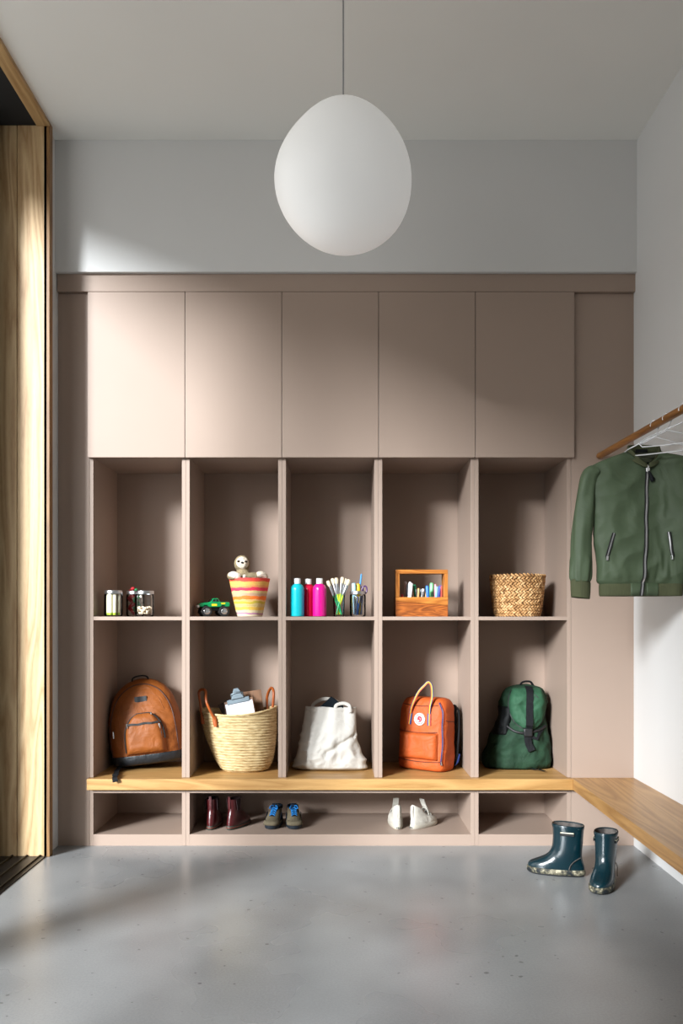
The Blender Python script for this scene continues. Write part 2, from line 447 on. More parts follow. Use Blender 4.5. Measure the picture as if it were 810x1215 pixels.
# ------------------------------------------------------------------ cabinets
X0, UW, DEP, TP = -1.0885, .423, .40, .0165
ZBN = .2993
where = ['leftmost, above the brown backpack', 'second from the left, above the straw tote basket', 'middle one, above the white canvas tote', 'second from the right, above the orange backpack', 'rightmost, above the green rucksack']
for k in range(5):
    a, b = X0 + k * UW, X0 + (k + 1) * UW
    u = thing('cabinet_unit', 'taupe cubby unit with shelf and door, ' + where[k], 'cabinet', ((a + b) / 2, 0, ZBN), group='tall taupe cubby units')
    u.rotation_euler = (0, 0, 0)
    h = (b - a) / 2; Z = ZT - ZBN
    for sgn in (-1, 1):
        x0, x1 = sorted((sgn * (h - .0004), sgn * (h - TP - .0005)))
        MB().box(x0, x1, 0, DEP - .006, .0006, Z).build('side_panel', M['taupe'], u, bevel=.0007)
    iw = h - TP - .0006
    MB().box(-h + .001, h - .001, DEP - .0055, DEP + .012, .0006, Z).build('back_panel', M['taupe'], u)
    MB().box(-iw, iw, .001, DEP - .006, .991 - ZBN, 1.0070 - ZBN).build('shelf', M['taupe'], u, bevel=.0006)
    MB().box(-iw, iw, .001, DEP - .006, 1.705 - ZBN, 1.723 - ZBN).build('top_panel', M['taupe'], u)
    e0 = .003 if k == 0 else 0; e1 = .010 if k == 4 else 0
    MB().box(-h - e0 + .0013, h + e1 - .0013, -.0205, -.0015, 1.703 - ZBN, Z - .0005).build('door', M['taupe'], u, bevel=.0008)
def base_unit(a, b, desc):
    u = thing('shoe_cabinet', desc, 'cabinet', ((a + b) / 2, 0, 0), group='low open shoe cubbies')
    h = (b - a) / 2
    for sgn in (-1, 1):
        x0, x1 = sorted((sgn * (h - .0004), sgn * (h - TP - .0005)))
        MB().box(x0, x1, 0, DEP - .006, 0, .2425).build('side_panel', M['taupe'], u, bevel=.0006)
    iw = h - TP - .0006
    MB().box(-iw, iw, .0002, DEP - .006, 0, .050).build('bottom_panel', M['taupe'], u)
    MB().box(-h + .001, h - .001, DEP - .0055, DEP + .012, 0, .2425).build('back_panel', M['taupe'], u)
    MB().box(-iw, iw, .0002, DEP - .006, .232, .2425).build('top_panel', M['taupe'], u)
base_unit(X0, X0 + UW, 'small taupe empty shoe cubby at the left end under the bench')
base_unit(X0 + UW, X0 + 4 * UW, 'wide taupe shoe cubby under the bench holding three pairs of shoes')
base_unit(X0 + 4 * UW, X0 + 5 * UW, 'small taupe empty shoe cubby at the right end under the bench')
# recessed packer between shoe cubbies and bench
structure(MB().box(X0 + .004, X0 + 5 * UW - .004, .006, .40, .2427, .2512).build('trim_8', M['black']), 'dark shadow gap under the bench board', 'shadow gap')
o = MB().box(X0 - .002, X0 + 5 * UW - .0005, -.034, .40, .2516, ZBN).build('bench', M['oak'], bevel=.0012)
tag(o, 'long oak bench board under the row of cubbies', 'bench')
o = MB().plate([(X0 + 5 * UW + .0002, -.001), (X0 + 5 * UW + .0002 - .0164 * 3.0, -3.0), (WR(-3) - .0005, -3.0), (WR(0) - .0007, -.001)], .2516, ZBN).build('bench', M['oak_side'], bevel=.0012)
tag(o, 'oak bench board along the white right wall', 'bench')
# ------------------------------------------------------------------ pendant lamp
p = thing('pendant_lamp', 'large white pebble shaped globe pendant lamp on a thin grey cord', 'lamp', (.0195, -.9, ZC))
ang = [85, 79, 80.7, 86, 85, 82, 81.5, 77.5]       # radius every 45 degrees, clockwise from the top
def prad(t):
    t = (t / (2 * PI) * 8) % 8; i = int(t); u = t - i
    p0, p1, p2, p3 = [ang[(i + k) % 8] for k in (-1, 0, 1, 2)]
    return .5 * (2*p1 + (p2-p0)*u + (2*p0-5*p1+4*p2-p3)*u*u + (3*p1-p0-3*p2+p3)*u**3) / 360
def pfn(v):
    r = Vector((v.x, v.z)).length
    k = prad(math.atan2(v.x, v.z)); k = lerp(.2265, k, min(1, r))
    return Vector((v.x * k, v.y * .2265, v.z * k))
ZL = at(407, 211.5, -.9).z - ZC
o = MB().ball((0, 0, 0), 1, 64, 40, fn=lambda v: pfn(v) + Vector((0, 0, ZL))).build('lamp_shade', M['opal'], p, smooth='all')
MB().tube([(0, 0, 0), (0, 0, ZL + .236)], .0028, 10).build('cord', M['cord'], p, smooth=True)
MB().lathe([(.010, ZL + .232), (.010, ZL + .238), (.004, ZL + .246)], 20).build('cord_grip', M['steel'], p, smooth=True)
MB().lathe([(.020, -.010), (.022, -.006), (.022, -.0005)], 32).build('canopy', M['opal'], p, smooth=True)
# ------------------------------------------------------------------ shelf things
SH = 1.0072
def jar(px, y, r, h, name_label, lid=True, openlid=False):
    t = thing('glass_jar', name_label, 'jar', (at(px, 731, y).x, y, SH))
    prof = [(r * .86, .0), (r * .97, .004), (r, .012), (r, h * .80), (r * .97, h * .86), (r * .90, h * .9), (r * .90, h),
            (r * .90 - .002, h), (r * .90 - .002, h * .9), (r * .97 - .003, h * .85), (r - .0025, h * .8), (r - .0025, .014), (r * .9, .007), (.002, .006)]
    MB().lathe(prof, 36).build('jar_body', M['glass'], t, smooth=True)
    if lid:
        q = [(r * .925, h * .885), (r * .96, h * .89), (r * .96, h * 1.0), (r * .93, h * 1.015)]
        if openlid: q += [(r * .80, h * 1.015), (r * .80, h * 1.008), (r * .925, h * 1.0), (r*.905, h * .99), (r*.905, h*.885)]
        MB().lathe(q, 36, cap0=not openlid, cap1=not openlid).build('lid', M['steel'], t, smooth=True)
    return t
j = jar(134.5, .062, .041, .115, 'glass jar of cream sticks with metal lid, leftmost of the three jars')
M['cream'] = plain('cream_chalk', (226, 220, 192), .8)
M['lime'] = plain('lime_paint', (170, 200, 60), .6)
for i, (dx, dy, r) in enumerate(((-.022, -.014, .007), (-.007, -.022, .0095), (.012, -.020, .008), (.026, -.006, .006), (-.018, .012, .009), (.004, .008, .009), (.02, .016, .008))):
    t = thing('chalk_stick', 'cream stick standing inside the leftmost glass jar', 'chalk', (j.location.x + dx, .062 + dy, SH + .0072), group='cream sticks in the leftmost jar')
    MB().lathe([(r, .010), (r, .092), (r * .8, .094)], 14).build('shaft', M['cream'], t, smooth=True)
    MB().lathe([(r * .95, 0), (r, .001), (r, .010)], 14).build('tip', M['lime'], t, smooth=True, label='lime green stick tip')
j = jar(160.5, .150, .041, .115, 'glass jar holding red and green ribbons, middle one of the three jars', openlid=True)
M['red'] = plain('red_felt', (170, 22, 34), .7); M['green'] = plain('green_felt', (24, 110, 62), .7)
x0 = j.location.x
for nm, mt, ox, ph in (('red', 'red', -.012, 0), ('green', 'green', .012, 1.2)):
    pts = [(x0 + ox + .008 * math.sin(k * 1.9 + ph), .130 + .012 * math.cos(k * 1.6 + ph), SH + .012 + k * .012) for k in range(10 if nm == 'red' else 9)]
    n_ = len(pts)
    o = MB().ribbon(spl(pts, 60), .016, .002, (0, -1, .1)).build('ribbon', M[mt], smooth=True)
    tag(o, nm + ' ribbon coiled inside the middle glass jar', 'ribbon')
tag(MB().ball((x0 - .006, .130, SH + .127), (.010, .008, .008), 14, 8).build('pompom', M['red'], smooth='all'), 'small red pompom on top of the ribbon jar', 'pompom')
tag(MB().ball((x0 + .009, .128, SH + .122), (.008, .007, .006), 14, 8).build('pompom', M['green'], smooth='all'), 'small green pompom on top of the ribbon jar', 'pompom')
j = jar(171.5, .058, .0425, .113, 'glass jar a third full of pale shells, rightmost of the three jars', openlid=True)
M['shell'] = plain('pale_shell', (222, 200, 172), .6, var=.3, scale=60)
o = MB(); x0 = j.location.x
for k in range(70):
    a = random.uniform(0, 2 * PI); rr = .030 * math.sqrt(random.random()); z = SH + .015 + random.random() * .026
    o.M = Matrix.Translation((x0 + rr * math.cos(a), .058 + rr * math.sin(a), z)) @ Euler((random.random() * 6, random.random() * 6, 0)).to_matrix().to_4x4()
    o.ball((0, 0, 0), (.0075, .006, .004), 8, 6)
o = o.build('seashells', M['shell'], smooth='all'); tag(o, 'heap of tiny pale shells in the rightmost jar', 'shells', kind='stuff')
# toy truck
M['truck'] = plain('glossy_green_enamel', (10, 130, 74), .18); M['white_pl'] = plain('white_plastic', (228, 228, 226), .35)
M['tyre'] = plain('toy_tyre_rubber', (16, 16, 17), .65); M['winglass'] = plain('toy_window', (22, 30, 30), .1)
M['yellow'] = plain('yellow_paint', (235, 200, 30), .4)
t = thing('toy_truck', 'small green toy monster truck beside the striped basket', 'toy', (at(253, 731, .11).x, .11, SH), (0, 0, R(22)))
body = [(-.070, .044), (-.072, .055), (-.066, .061), (-.030, .064), (-.018, .066), (-.006, .082), (.016, .083), (.026, .066), (.066, .066), (.070, .062), (.070, .045), (.052, .043), (.046, .050), (.034, .050), (.028, .042), (-.026, .042), (-.032, .050), (-.046, .050), (-.052, .043)]
MB().prism(body, -.027, .027).build('body', M['truck'], t, bevel=.003, smooth=True)
MB().box(.030, .066, -.022, .022, .0655, .0672).build('cargo_bed', M['black_plastic'], t)
MB().prism([(-.013, .0675), (-.004, .0795), (.003, .0795), (.003, .0675)], -.0276, .0276).prism([(.006, .0675), (.006, .0795), (.014, .0795), (.020, .0675)], -.0276, .0276).build('window', M['winglass'], t)
MB().box(-.0165, -.0095, -.0225, .0225, .068, .078).build('windshield', M['winglass'], t, fn=lambda v: Vector((v.x + (v.z - .07) * .75 - .0022, v.y, v.z)))
MB().box(-.078, -.070, -.029, .029, .040, .052).build('bumper', M['white_pl'], t, bevel=.002)
MB().box(-.055, .055, -.012, .012, .026, .042).build('chassis', M['black_plastic'], t, bevel=.001)
MB().box(-.014, .010, -.0278, -.0270, .048, .057).box(.030, .048, -.0278, -.0270, .056, .0625).build('decal', M['yellow'], t)
for x in (-.039, .040):
    for y in (-.034, .034):
        w = MB(); w.M = Matrix.Translation((x, y, .0235)) @ Matrix.Rotation(R(90), 4, 'X')
        w.lathe([(.014, -.011), (.021, -.011), (.0235, -.007), (.0235, .007), (.021, .011), (.014, .011)], 28, fn=lambda a, z: .0012 * (1 if math.sin(a * 14) > 0 else -1) if abs(z) < .009 else 0)
        w = w.build('wheel', M['tyre'], t, smooth=True)
        hh = MB(); hh.M = Matrix.Translation((x, y, .0235)) @ Matrix.Rotation(R(90), 4, 'X')
        hh.lathe([(.004, -.0125), (.012, -.0125), (.0138, -.0112), (.0138, .0112), (.012, .0125), (.004, .0125)], 20).build('hub', M['chrome'], w, smooth=True)
# striped basket
def stripes():
    t = NT('striped_straw'); tc = t.n.new('ShaderNodeTexCoord'); sp = t.n.new('ShaderNodeSeparateXYZ'); t.link(tc.outputs['Object'], sp.inputs[0])
    nz = t.node('ShaderNodeTexNoise', Scale=26.0, Detail=2.0); t.link(tc.outputs['Object'], nz.inputs['Vector'])
    ma = t.n.new('ShaderNodeMath'); ma.operation = 'MULTIPLY_ADD'; ma.inputs[1].default_value = 1 / .176; t.link(sp.outputs['Z'], ma.inputs[0])
    mb = t.n.new('ShaderNodeMath'); mb.operation = 'MULTIPLY_ADD'; mb.inputs[1].default_value = .08; mb.inputs[2].default_value = -.04; t.link(nz.outputs[0], mb.inputs[0]); t.link(mb.outputs[0], ma.inputs[2])
    st = [(0, (205, 190, 165)), (.06, (170, 120, 150)), (.10, (206, 194, 156)), (.17, (214, 174, 76)), (.25, (200, 178, 118)), (.33, (190, 170, 60)), (.39, (222, 178, 110)), (.43, (240, 120, 40)), (.52, (196, 160, 130)), (.60, (212, 190, 130)), (.66, (226, 52, 84)), (.74, (230, 150, 90)), (.79, (226, 176, 90)), (.90, (224, 74, 58)), (.97, (200, 60, 60))]
    t.link(t.ramp(ma.outputs[0], [(p, lin(c)) for p, c in st], 'CONSTANT'), t.b.inputs['Base Color'])
    t.b.inputs['Roughness'].default_value = .7
    co = t.coord((1, 1, .15)); n2 = t.node('ShaderNodeTexNoise', Scale=260.0); t.link(co, n2.inputs['Vector']); t.bump(n2.outputs[0], .4, .002)
    return t.m
M['stripes'] = stripes()
bx, by = at(296, 731, .16).x, .16
t = thing('striped_basket', 'tapered straw basket with red, pink and yellow stripes holding a plush sloth', 'basket', (bx, by, SH))
prof = []
for i in range(89):
    z = .174 * i / 88; prof.append((lerp(.057, .093, (i / 88) ** .95) + .0013 * abs(math.sin(z / .174 * PI * 22)), z))
inner = [(r - .006, z) for r, z in prof[::4][::-1] if z > .01]
MB().lathe(prof + inner, 64, cap1=True).build('basket_body', M['stripes'], t, smooth='all')
# plush sloth
M['fur'] = fabric('taupe_plush', (132, 118, 92), .95, var=.4, weave=300, bump=.9, wr=60, wrb=.7)
M['fur_pale'] = fabric('pale_plush', (218, 206, 188), .95, var=.2, weave=300, bump=.9, wr=60, wrb=.7)
M['fur_dark'] = fabric('dark_plush', (50, 38, 30), .95, weave=300)
hz = SH + .262
S0 = thing('plush_sloth', 'grey brown plush sloth with a pale face sitting in the striped basket', 'soft toy', (bx, by, SH + .1))
hx = at(287, 731, .16).x - bx; hz = at(287, 669, .16).z - SH - .1
b = MB().ball((hx + .002, 0, .045), (.040, .038, .055), 20, 14).ball((hx + .004, 0, .085), (.036, .032, .04)).ball((hx, .002, hz), (.037, .034, .040))
for pts, r in (([(hx - .02, 0, .08), (hx - .045, -.03, .085), (hx - .040, -.058, .082), (hx - .02, -.066, .080)], [.020, .021, .020, .015]),
               ([(hx + .02, 0, .078), (hx + .055, -.03, .085), (hx + .085, -.035, .082), (hx + .112, -.02, .074)], [.020, .019, .018, .013])):
    q = spl(pts, 12); b.tube(q, [lerp(r[0], r[-1], i / (len(q) - 1)) for i in range(len(q))], 12)
b.build('body', M['fur'], S0, remesh=.0035)
f = MB().ball((hx + .004, -.0165, hz + .003), (.029, .021, .029), 20, 14).build('face', M['fur_pale'], S0, smooth='all', label='pale oval plush face')
MB().ball((hx - .011, -.0330, hz + .009), (.0085, .005, .0055), 12, 8, ).ball((hx + .021, -.0315, hz + .008), (.0075, .005, .005), 12, 8).build('eye', M['fur_dark'], f, smooth='all')
MB().ball((hx + .005, -.0385, hz + .0035), (.0065, .0045, .0045), 12, 8).build('nose', M['black_plastic'], f, smooth='all')
for pts, r in (([(hx - .050, -.052, .086), (hx - .032, -.069, .089), (hx - .012, -.073, .083), (hx + .004, -.074, .080)], .0165),
               ([(hx + .012, -.070, .080), (hx + .028, -.072, .080)], .011),
               ([(hx + .072, -.046, .090), (hx + .095, -.040, .091), (hx + .118, -.026, .077)], .016)):
    q = spl(pts, 10); MB().tube(q, [r * math.sin(PI * (.12 + .8 * i / (len(q) - 1))) ** .5 for i in range(len(q))], 12).build('paw', M['fur_pale'], S0, remesh=.003, label='pale plush paw over the rim')
# paint bottles
def bottle(px, y, col, word):
    mt = plain(word + '_paint_bottle', col, .22, var=.02)
    t = thing('paint_bottle', f'{word} paint bottle with white cap, ' + {'turquoise': 'leftmost of the three bottles', 'red': 'set back between turquoise and magenta bottles', 'magenta': 'next to the glass of brushes'}[word], 'bottle', (at(px, 731, y).x, y, SH), group='paint bottles')
    MB().lathe([(.026, 0), (.030, .002), (.031, .006), (.031, .118), (.0305, .124), (.028, .133), (.022, .141), (.0150, .1455), (.0135, .147), (.0135, .152)], 40).build('bottle_body', mt, t, smooth=True)
    MB().lathe([(.0148, .146), (.0148, .168), (.0138, .170)], 32, fn=lambda a, z: .0003 * math.sin(a * 30)).build('cap', M['white_pl'], t, smooth=True)
bottle(352.6, .05, (24, 190, 202), 'turquoise'); bottle(365.8, .105, (214, 14, 62), 'red'); bottle(379, .05, (222, 24, 140), 'magenta')
# brushes in a glass
gx = at(402, 731, .07).x
t = thing('drinking_glass', 'clear glass tumbler holding paint brushes', 'glass', (gx, .07, SH))
MB().lathe([(.022, 0), (.024, .002), (.027, .104), (.0255, .1045), (.0225, .008), (.002, .0075)], 36).build('tumbler', M['glass'], t, smooth=True)
M['bristle'] = plain('cream_bristle', (236, 222, 190), .8, bump=.5, bscale=400, stretch=(1, 1, .1)); M['lime_h'] = plain('yellow_green_handle', (206, 216, 40), .3); M['green_h'] = plain('green_handle', (10, 150, 90), .3)
def brush(px, py, hx0, mat, word, y=.07, dy=0):
    tip = at(px, py, y + dy); tip.y = y + dy; base = Vector((hx0, y - dy * .6, SH + .0085))
    d = tip - base; L = d.length
    t = thing('paint_brush', word, 'brush', base, Vector((0, 0, 1)).rotation_difference(d).to_euler(), 'paint brushes in the tumbler')
    MB().lathe([(.0018, 0), (.0035, .01), (.0042, L * .3), (.0048, L * .56)], 12).build('handle', mat, t, smooth=True)
    MB().lathe([(.0048, L * .55), (.0052, L * .56), (.0056, L * .62), (.0066, L * .84), (.0064, L * .845)], 14, sx=1.15, sy=.8).build('ferrule', M['steel'], t, smooth=True)
    MB().lathe([(.0062, L * .835), (.0078, L * .92), (.0074, L * .97), (.0045, L)], 16, sx=1.15, sy=.8, fn=lambda a, z: .0004 * math.sin(a * 9)).build('bristles', M['bristle'], t, smooth=True)
brush(388.5, 689, gx + .010, M['green_h'], 'round tipped brush with green handle leaning farthest left', dy=-.004)
brush(394, 686.2, gx + .012, M['green_h'], 'green handled brush second from the left in the tumbler', dy=.008)
brush(398.7, 685.5, gx + .004, M['lime_h'], 'lime handled brush just left of centre in the tumbler', dy=-.009)
brush(406.3, 684.8, gx - .006, M['lime_h'], 'tallest brush with lime handle just right of centre in the tumbler', dy=.002)
brush(410.3, 686.6, gx - .012, M['green_h'], 'green handled brush second from the right in the tumbler', dy=.011)
brush(414, 687.6, gx - .013, M['lime_h'], 'brush leaning farthest right in the tumbler', dy=-.008)
# jar of pens
j = jar(424.3, .07, .036, .112, 'glass jar with metal ring holding pens and scissors beside the brush tumbler', openlid=True)
jx = j.location.x
def pen(base, tip, r, body, capm, name, label, cat, group, lab2=None):
    base = Vector(base); tip = Vector(tip); d = tip - base; L = d.length
    t = thing(name, label, cat, base, Vector((0, 0, 1)).rotation_difference(d).to_euler(), group)
    MB().lathe([(r * .5, 0), (r, L * .04), (r, L * .66)], 12).build('barrel', body, t, smooth=True)
    MB().lathe([(r * 1.1, L * .64), (r * 1.1, L * .97), (r * .8, L)], 12).build('cap', capm, t, smooth=True)
    return t
inkd = plain('dark_ink_barrel', (28, 30, 44), .3); ink2 = plain('navy_barrel', (34, 40, 84), .3)
for i in range(8):
    a = i * 2.4; r0 = .013 + .006 * (i % 2)
    pen((jx + r0 * math.cos(a), .07 + r0 * math.sin(a), SH + .0085), (jx + .020 * math.cos(a + .5), .07 + .020 * math.sin(a + .5), SH + .086 + .004 * (i % 3)), .0038, inkd, ink2 if i % 2 else inkd, 'pen', 'dark pen standing inside the metal ringed jar', 'pen', 'dark pens in the ringed jar')
pen((jx - .004, .068, SH + .0085), (at(428.6, 681, .07)), .0032, plain('blue_barrel', (20, 110, 200), .3), plain('sky_blue_cap', (30, 140, 220), .3), 'pen', 'tall blue pen sticking out of the ringed jar', 'pen', None)
pen((jx - .010, .085, SH + .0085), (at(419.5, 692, .05)), .0085, plain('aqua_marker', (150, 205, 220), .4), plain('pale_aqua_cap', (176, 220, 232), .35), 'marker', 'fat pale aqua marker in the ringed jar', 'marker', None)
pen((jx + .010, .078, SH + .0085), (at(424.5, 692.6, .065)), .0085, M['yellow'], plain('yellow_cap', (240, 196, 20), .35), 'marker', 'fat yellow marker in the ringed jar', 'marker', None)
t = thing('scissors', 'scissors with purple handle loops in the ringed jar', 'scissors', (jx + .014, .07, SH + .012), (0, R(8), 0))
M['purple'] = plain('purple_plastic', (70, 30, 96), .35)
MB().prism([(-.005, .0), (.002, 0), (.005, .085), (-.004, .085)], -.001, .001).build('blade', M['steel'], t)
MB().tube([(0.001 + .011 * math.cos(a), 0, .108 + .018 * math.sin(a)) for a in [2 * PI * k / 20 for k in range(20)]], .0032, 8, loop=True).build('handle', M['purple'], t, smooth=True)
MB().tube([(-.012 + .007 * math.cos(a), .004, .106 + .014 * math.sin(a)) for a in [2 * PI * k / 20 for k in range(20)]], .0028, 8, loop=True).build('handle', M['purple'], t, smooth=True)
# wooden caddy
M['acacia'] = wood('caddy_wood', (192, 124, 54), (140, 76, 24), 'X', .35, ring=14, dist=1.5, stretch=.12)
M['acacia_dark'] = wood('caddy_wood_front', (172, 96, 38), (98, 48, 18), 'X', .35, ring=22, dist=1.8, stretch=.10)
M['acacia_up'] = wood('caddy_wood_upright', (192, 124, 54), (140, 76, 24), 'Z', .35, ring=14, dist=1.5, stretch=.12)
cxx = at(500.2, 731, .10).x
t = thing('tool_caddy', 'wooden carry caddy with rectangular handle full of markers', 'caddy', (cxx, .165, SH), (0, 0, R(0)))
HW = .118
MB().box(-HW, HW, -.066, -.056, 0, .088).build('front_panel', M['acacia_dark'], t, bevel=.001)
MB().prism([(-HW, .088), (HW, .088), (HW, .051), (-HW, .070)], -.0695, -.0662).build('front_strip', M['acacia'], t, bevel=.0006, label='lighter slanting wood strip')
MB().box(-HW, HW, .056, .066, 0, .088).build('back_panel', M['acacia_dark'], t, bevel=.001)
MB().box(-HW + .001, HW - .001, -.0555, .0555, 0, .008).build('base', M['acacia_dark'], t)
for sg in (-1, 1):
    a, b_ = sorted((sg * HW, sg * (HW - .010)))
    MB().box(a, b_, -.0555, .0555, .008, .088).build('end_panel', M['acacia_dark'], t, bevel=.001)
    a, b_ = sorted((sg * (HW + .0), sg * (HW - .018)))
    MB().prism([(a, .0885), (b_, .0885), (b_, .1935), (a, .1935)], -.066, -.048).prism([(a, .0885), (b_, .0885), (b_, .1935), (a, .1935)], -.047, .02).build('upright', M['acacia_up'], t, bevel=.001)
MB().box(-HW, HW, -.066, .02, .194, .212).build('handle_bar', M['acacia'], t, bevel=.0015)
cols = {'white': (228, 230, 232), 'grey': (120, 124, 130), 'green': (30, 160, 110), 'brown': (110, 70, 40), 'tan': (196, 150, 90), 'blue': (30, 110, 200), 'mint': (130, 215, 150), 'sky': (120, 180, 225), 'navy': (40, 60, 150), 'violet': (120, 90, 170), 'coral': (214, 90, 84), 'black': (24, 24, 28), 'pink': (220, 150, 160), 'red': (190, 30, 40)}
cm = {k: plain(k + '_marker_plastic', v, .35) for k, v in cols.items()}
spec = [('red', 477, 705, 476, .006), ('white', 480.5, 690, 483, .009), ('grey', 483, 693, 481, .006), ('white', 486.5, 690.5, 483.5, .008), ('white', 488.5, 692, 485, .006), ('green', 491.5, 693.5, 495, .008), ('brown', 489, 700, 493.5, .005), ('black', 493.5, 699, 497, .006),
        ('tan', 496.5, 698, 495, .006), ('grey', 499.5, 699, 496, .006), ('white', 502, 698.5, 499, .007), ('tan', 506.5, 698.5, 502, .005), ('blue', 506.5, 695, 509, .009), ('mint', 512, 691.5, 511.5, .011), ('pink', 516.5, 693, 515, .006), ('sky', 518.5, 696, 516, .0075), ('navy', 521.5, 695, 519, .006), ('violet', 523.5, 694.5, 521.5, .0075), ('coral', 526.5, 695.5, 524.5, .005)]
tal = {}
wds = {0: 'leftmost and shortest', 1: 'tall, at the left end', 2: 'behind the tall white ones at the left', 3: 'tall, right of the grey one at the left', 4: 'thin, beside the green one', 5: 'leaning left of centre', 6: 'low, leaning before the green one', 7: 'low, right of the green one', 8: 'upright, left of centre', 9: 'left of the central white one', 10: 'in the centre', 11: 'thin, leaning right of centre', 12: 'left of the mint one', 13: 'fattest', 14: 'right beside the mint one', 15: 'right of the pink one', 16: 'between sky blue and violet ones', 17: 'tall, at the right end', 18: 'thin, rightmost'}
nm2 = {'sky': 'sky blue', 'navy': 'navy blue', 'mint': 'mint green'}
for i, (c, px, py, pb, r) in enumerate(spec):
    y = .165 - .034 + .018 * ((i * 3) % 4); yb = .165 - .030 + .018 * ((i * 3) % 4)
    tp = at(px, py, y); bs = at(pb, 728, yb); bs.z = SH + .0085 + r * .3
    bs.x = min(max(bs.x, cxx - HW + .02), cxx + HW - .02); tp.x = min(max(tp.x, cxx - HW + .022), cxx + HW - .022)
    pen(bs, tp, r * .78, cm[c if i % 3 else c], cm[c], 'marker', f'{nm2.get(c, c)} marker in the wooden caddy, {wds[i]}', 'marker', 'markers in the wooden caddy')
# woven basket
def weavemat():
    t = NT('woven_seagrass'); co = t.coord()
    n = t.node('ShaderNodeTexNoise', Scale=55.0, Detail=3.0); t.link(co, n.inputs['Vector'])
    t.link(t.ramp(n.outputs[0], [(.3, lin((120, 82, 44))), (.5, lin((184, 138, 86))), (.7, lin((222, 184, 134)))]), t.b.inputs['Base Color'])
    t.b.inputs['Roughness'].default_value = .75; return t.m
M['seagrass'] = weavemat(); M['seagrass_dark'] = plain('seagrass_core', (92, 60, 32), .9, var=.3, scale=80)
t = thing('woven_basket', 'round braided seagrass basket on the rightmost shelf', 'basket', (at(613.5, 731, .175).x, .175, SH))
def wr(z): return keys([(0, .098), (.02, .105), (.10, .116), (.188, .1235)], z)[0]
MB().lathe([(wr(z) - .004, z) for z in [.19 * i / 16 for i in range(17)]] + [(wr(z) - .010, z) for z in [.186, .1, .01]], 60).build('basket_body', M['seagrass_dark'], t, smooth='all')
o = MB(); rows = 15
for rI in range(rows):
    z = .007 + .178 * rI / (rows - 1); rr = wr(z); n = 42
    for j in range(n):
        a = 2 * PI * (j + (.5 if rI % 2 else 0)) / n + random.uniform(-.01, .01)
        tilt = (.62 if rI % 2 else -.62) + random.uniform(-.12, .12)
        o.M = Matrix.Rotation(a, 4, 'Z') @ Matrix.Translation((rr - .0005 + random.uniform(-.001, .0012), 0, z)) @ Matrix.Rotation(tilt, 4, 'X')
        o.ball((0, 0, 0), (.0048, .0125 + random.uniform(-.001, .002), .0052), 8, 6)
o.build('weave', M['seagrass'], t, smooth='all')
# ------------------------------------------------------------------ bags on the bench
BZ = ZBN + .0008
M['rust'] = fabric('rust_nylon', (130, 70, 20), .6, var=.12, wr=16, wrb=.45, spec=.4)
M['zip_black'] = plain('black_zip_tape', (16, 15, 16), .6)
t = thing('backpack', 'rust brown school backpack with black base in the leftmost lower cubby', 'backpack', (-.8835, .245, BZ + .0225), (R(-5), R(-6.5), R(4)))
B = Bag([(0, 0, 0, .146, .078, 3), (.02, 0, 0, .156, .092, 3), (.10, 0, 0, .164, .100, 2.8), (.19, 0, .002, .165, .098, 2.7), (.26, 0, .008, .154, .086, 2.6),
         (.31, 0, .014, .134, .072, 2.5), (.35, 0, .020, .106, .056, 2.4), (.378, 0, .025, .072, .038, 2.3), (.392, 0, .028, .036, .020, 2.2), (.396, 0, .029, .006, .004, 2)], wr=.007, wf=13, seed=3)
B.mesh(MB(), 60, 90).build('body', M['rust'], t, smooth='all')
B2 = Bag([(-.001, 0, 0, .143, .076, 3), (.004, 0, 0, .152, .086, 3), (.02, 0, 0, .1585, .0945, 3), (.042, 0, 0, .1615, .0975, 3), (.046, 0, 0, .158, .094, 3)], wr=.005, wf=13, seed=3)
B2.mesh(MB(), 14, 80).build('base_panel', fabric('black_base_nylon', (18, 24, 30), .45, spec=.5), t, smooth='all')
aL = lambda z: .012 - .090 * (1 - max(0, (z - .10) / .137) ** 2.6) ** .5 if z > .10 else -.078
aR = lambda z: .012 + .090 * (1 - max(0, (z - .10) / .137) ** 2.6) ** .5 if z > .10 else .102
pk = B.patch(MB(), (.047, .2365, aL, aR), .030, 34, 30).build('front_pocket', M['rust'], t, smooth='all')
def arc(off, z0=.06):
    pts = [(aL(z), z) for z in [lerp(z0, .232, k / 12) for k in range(13)]] + [(aR(z), z) for z in [lerp(.232, z0 + .05, k / 12) for k in range(13)]]
    return [B.front(x, z, off) for x, z in pts]
q = arc(.012); MB().tube(q, .0036, 8).build('zipper', M['zip_black'], pk, smooth=True)
MB().ribbon([B.front(lerp(-.058, .082, k / 14), .186 + .0015 * math.sin(k), .0325) for k in range(15)], .0095, .002, (0, -1, 0)).build('zipper', M['zip_black'], pk)
for x, z, of, h_ in ((-.060, .187, .034, .015), (.083, .172, .022, .020), (.050, .228, .020, .006)):
    p0 = B.front(x, z, of); MB().tube([p0 + Vector((0, 0, .006)), p0, p0 - Vector((-.001, .001, h_))], [.004, .0048, .0032], 8).build('zipper_pull', M['chrome'], pk, smooth=True)
p0 = B.front(.086, .150, .020); MB().ribbon([p0, p0 - Vector((0, .004, .016)), p0 - Vector((-.001, .002, .034))], .008, .002, (0, -1, 0)).build('pull_cord', M['zip_black'], pk)
for off_, w_ in ((0, 1),):
    pts = [(-.152, .05), (-.150, .15), (-.140, .23), (-.118, .29), (-.085, .335), (-.04, .362), (0, .368), (.04, .362), (.085, .335), (.118, .29), (.140, .23), (.150, .15), (.152, .05)]
    MB().tube(B.line(pts, .001, 60), .0030, 8).build('zipper', plain('dark_brown_piping', (58, 26, 14), .6), t, smooth=True)
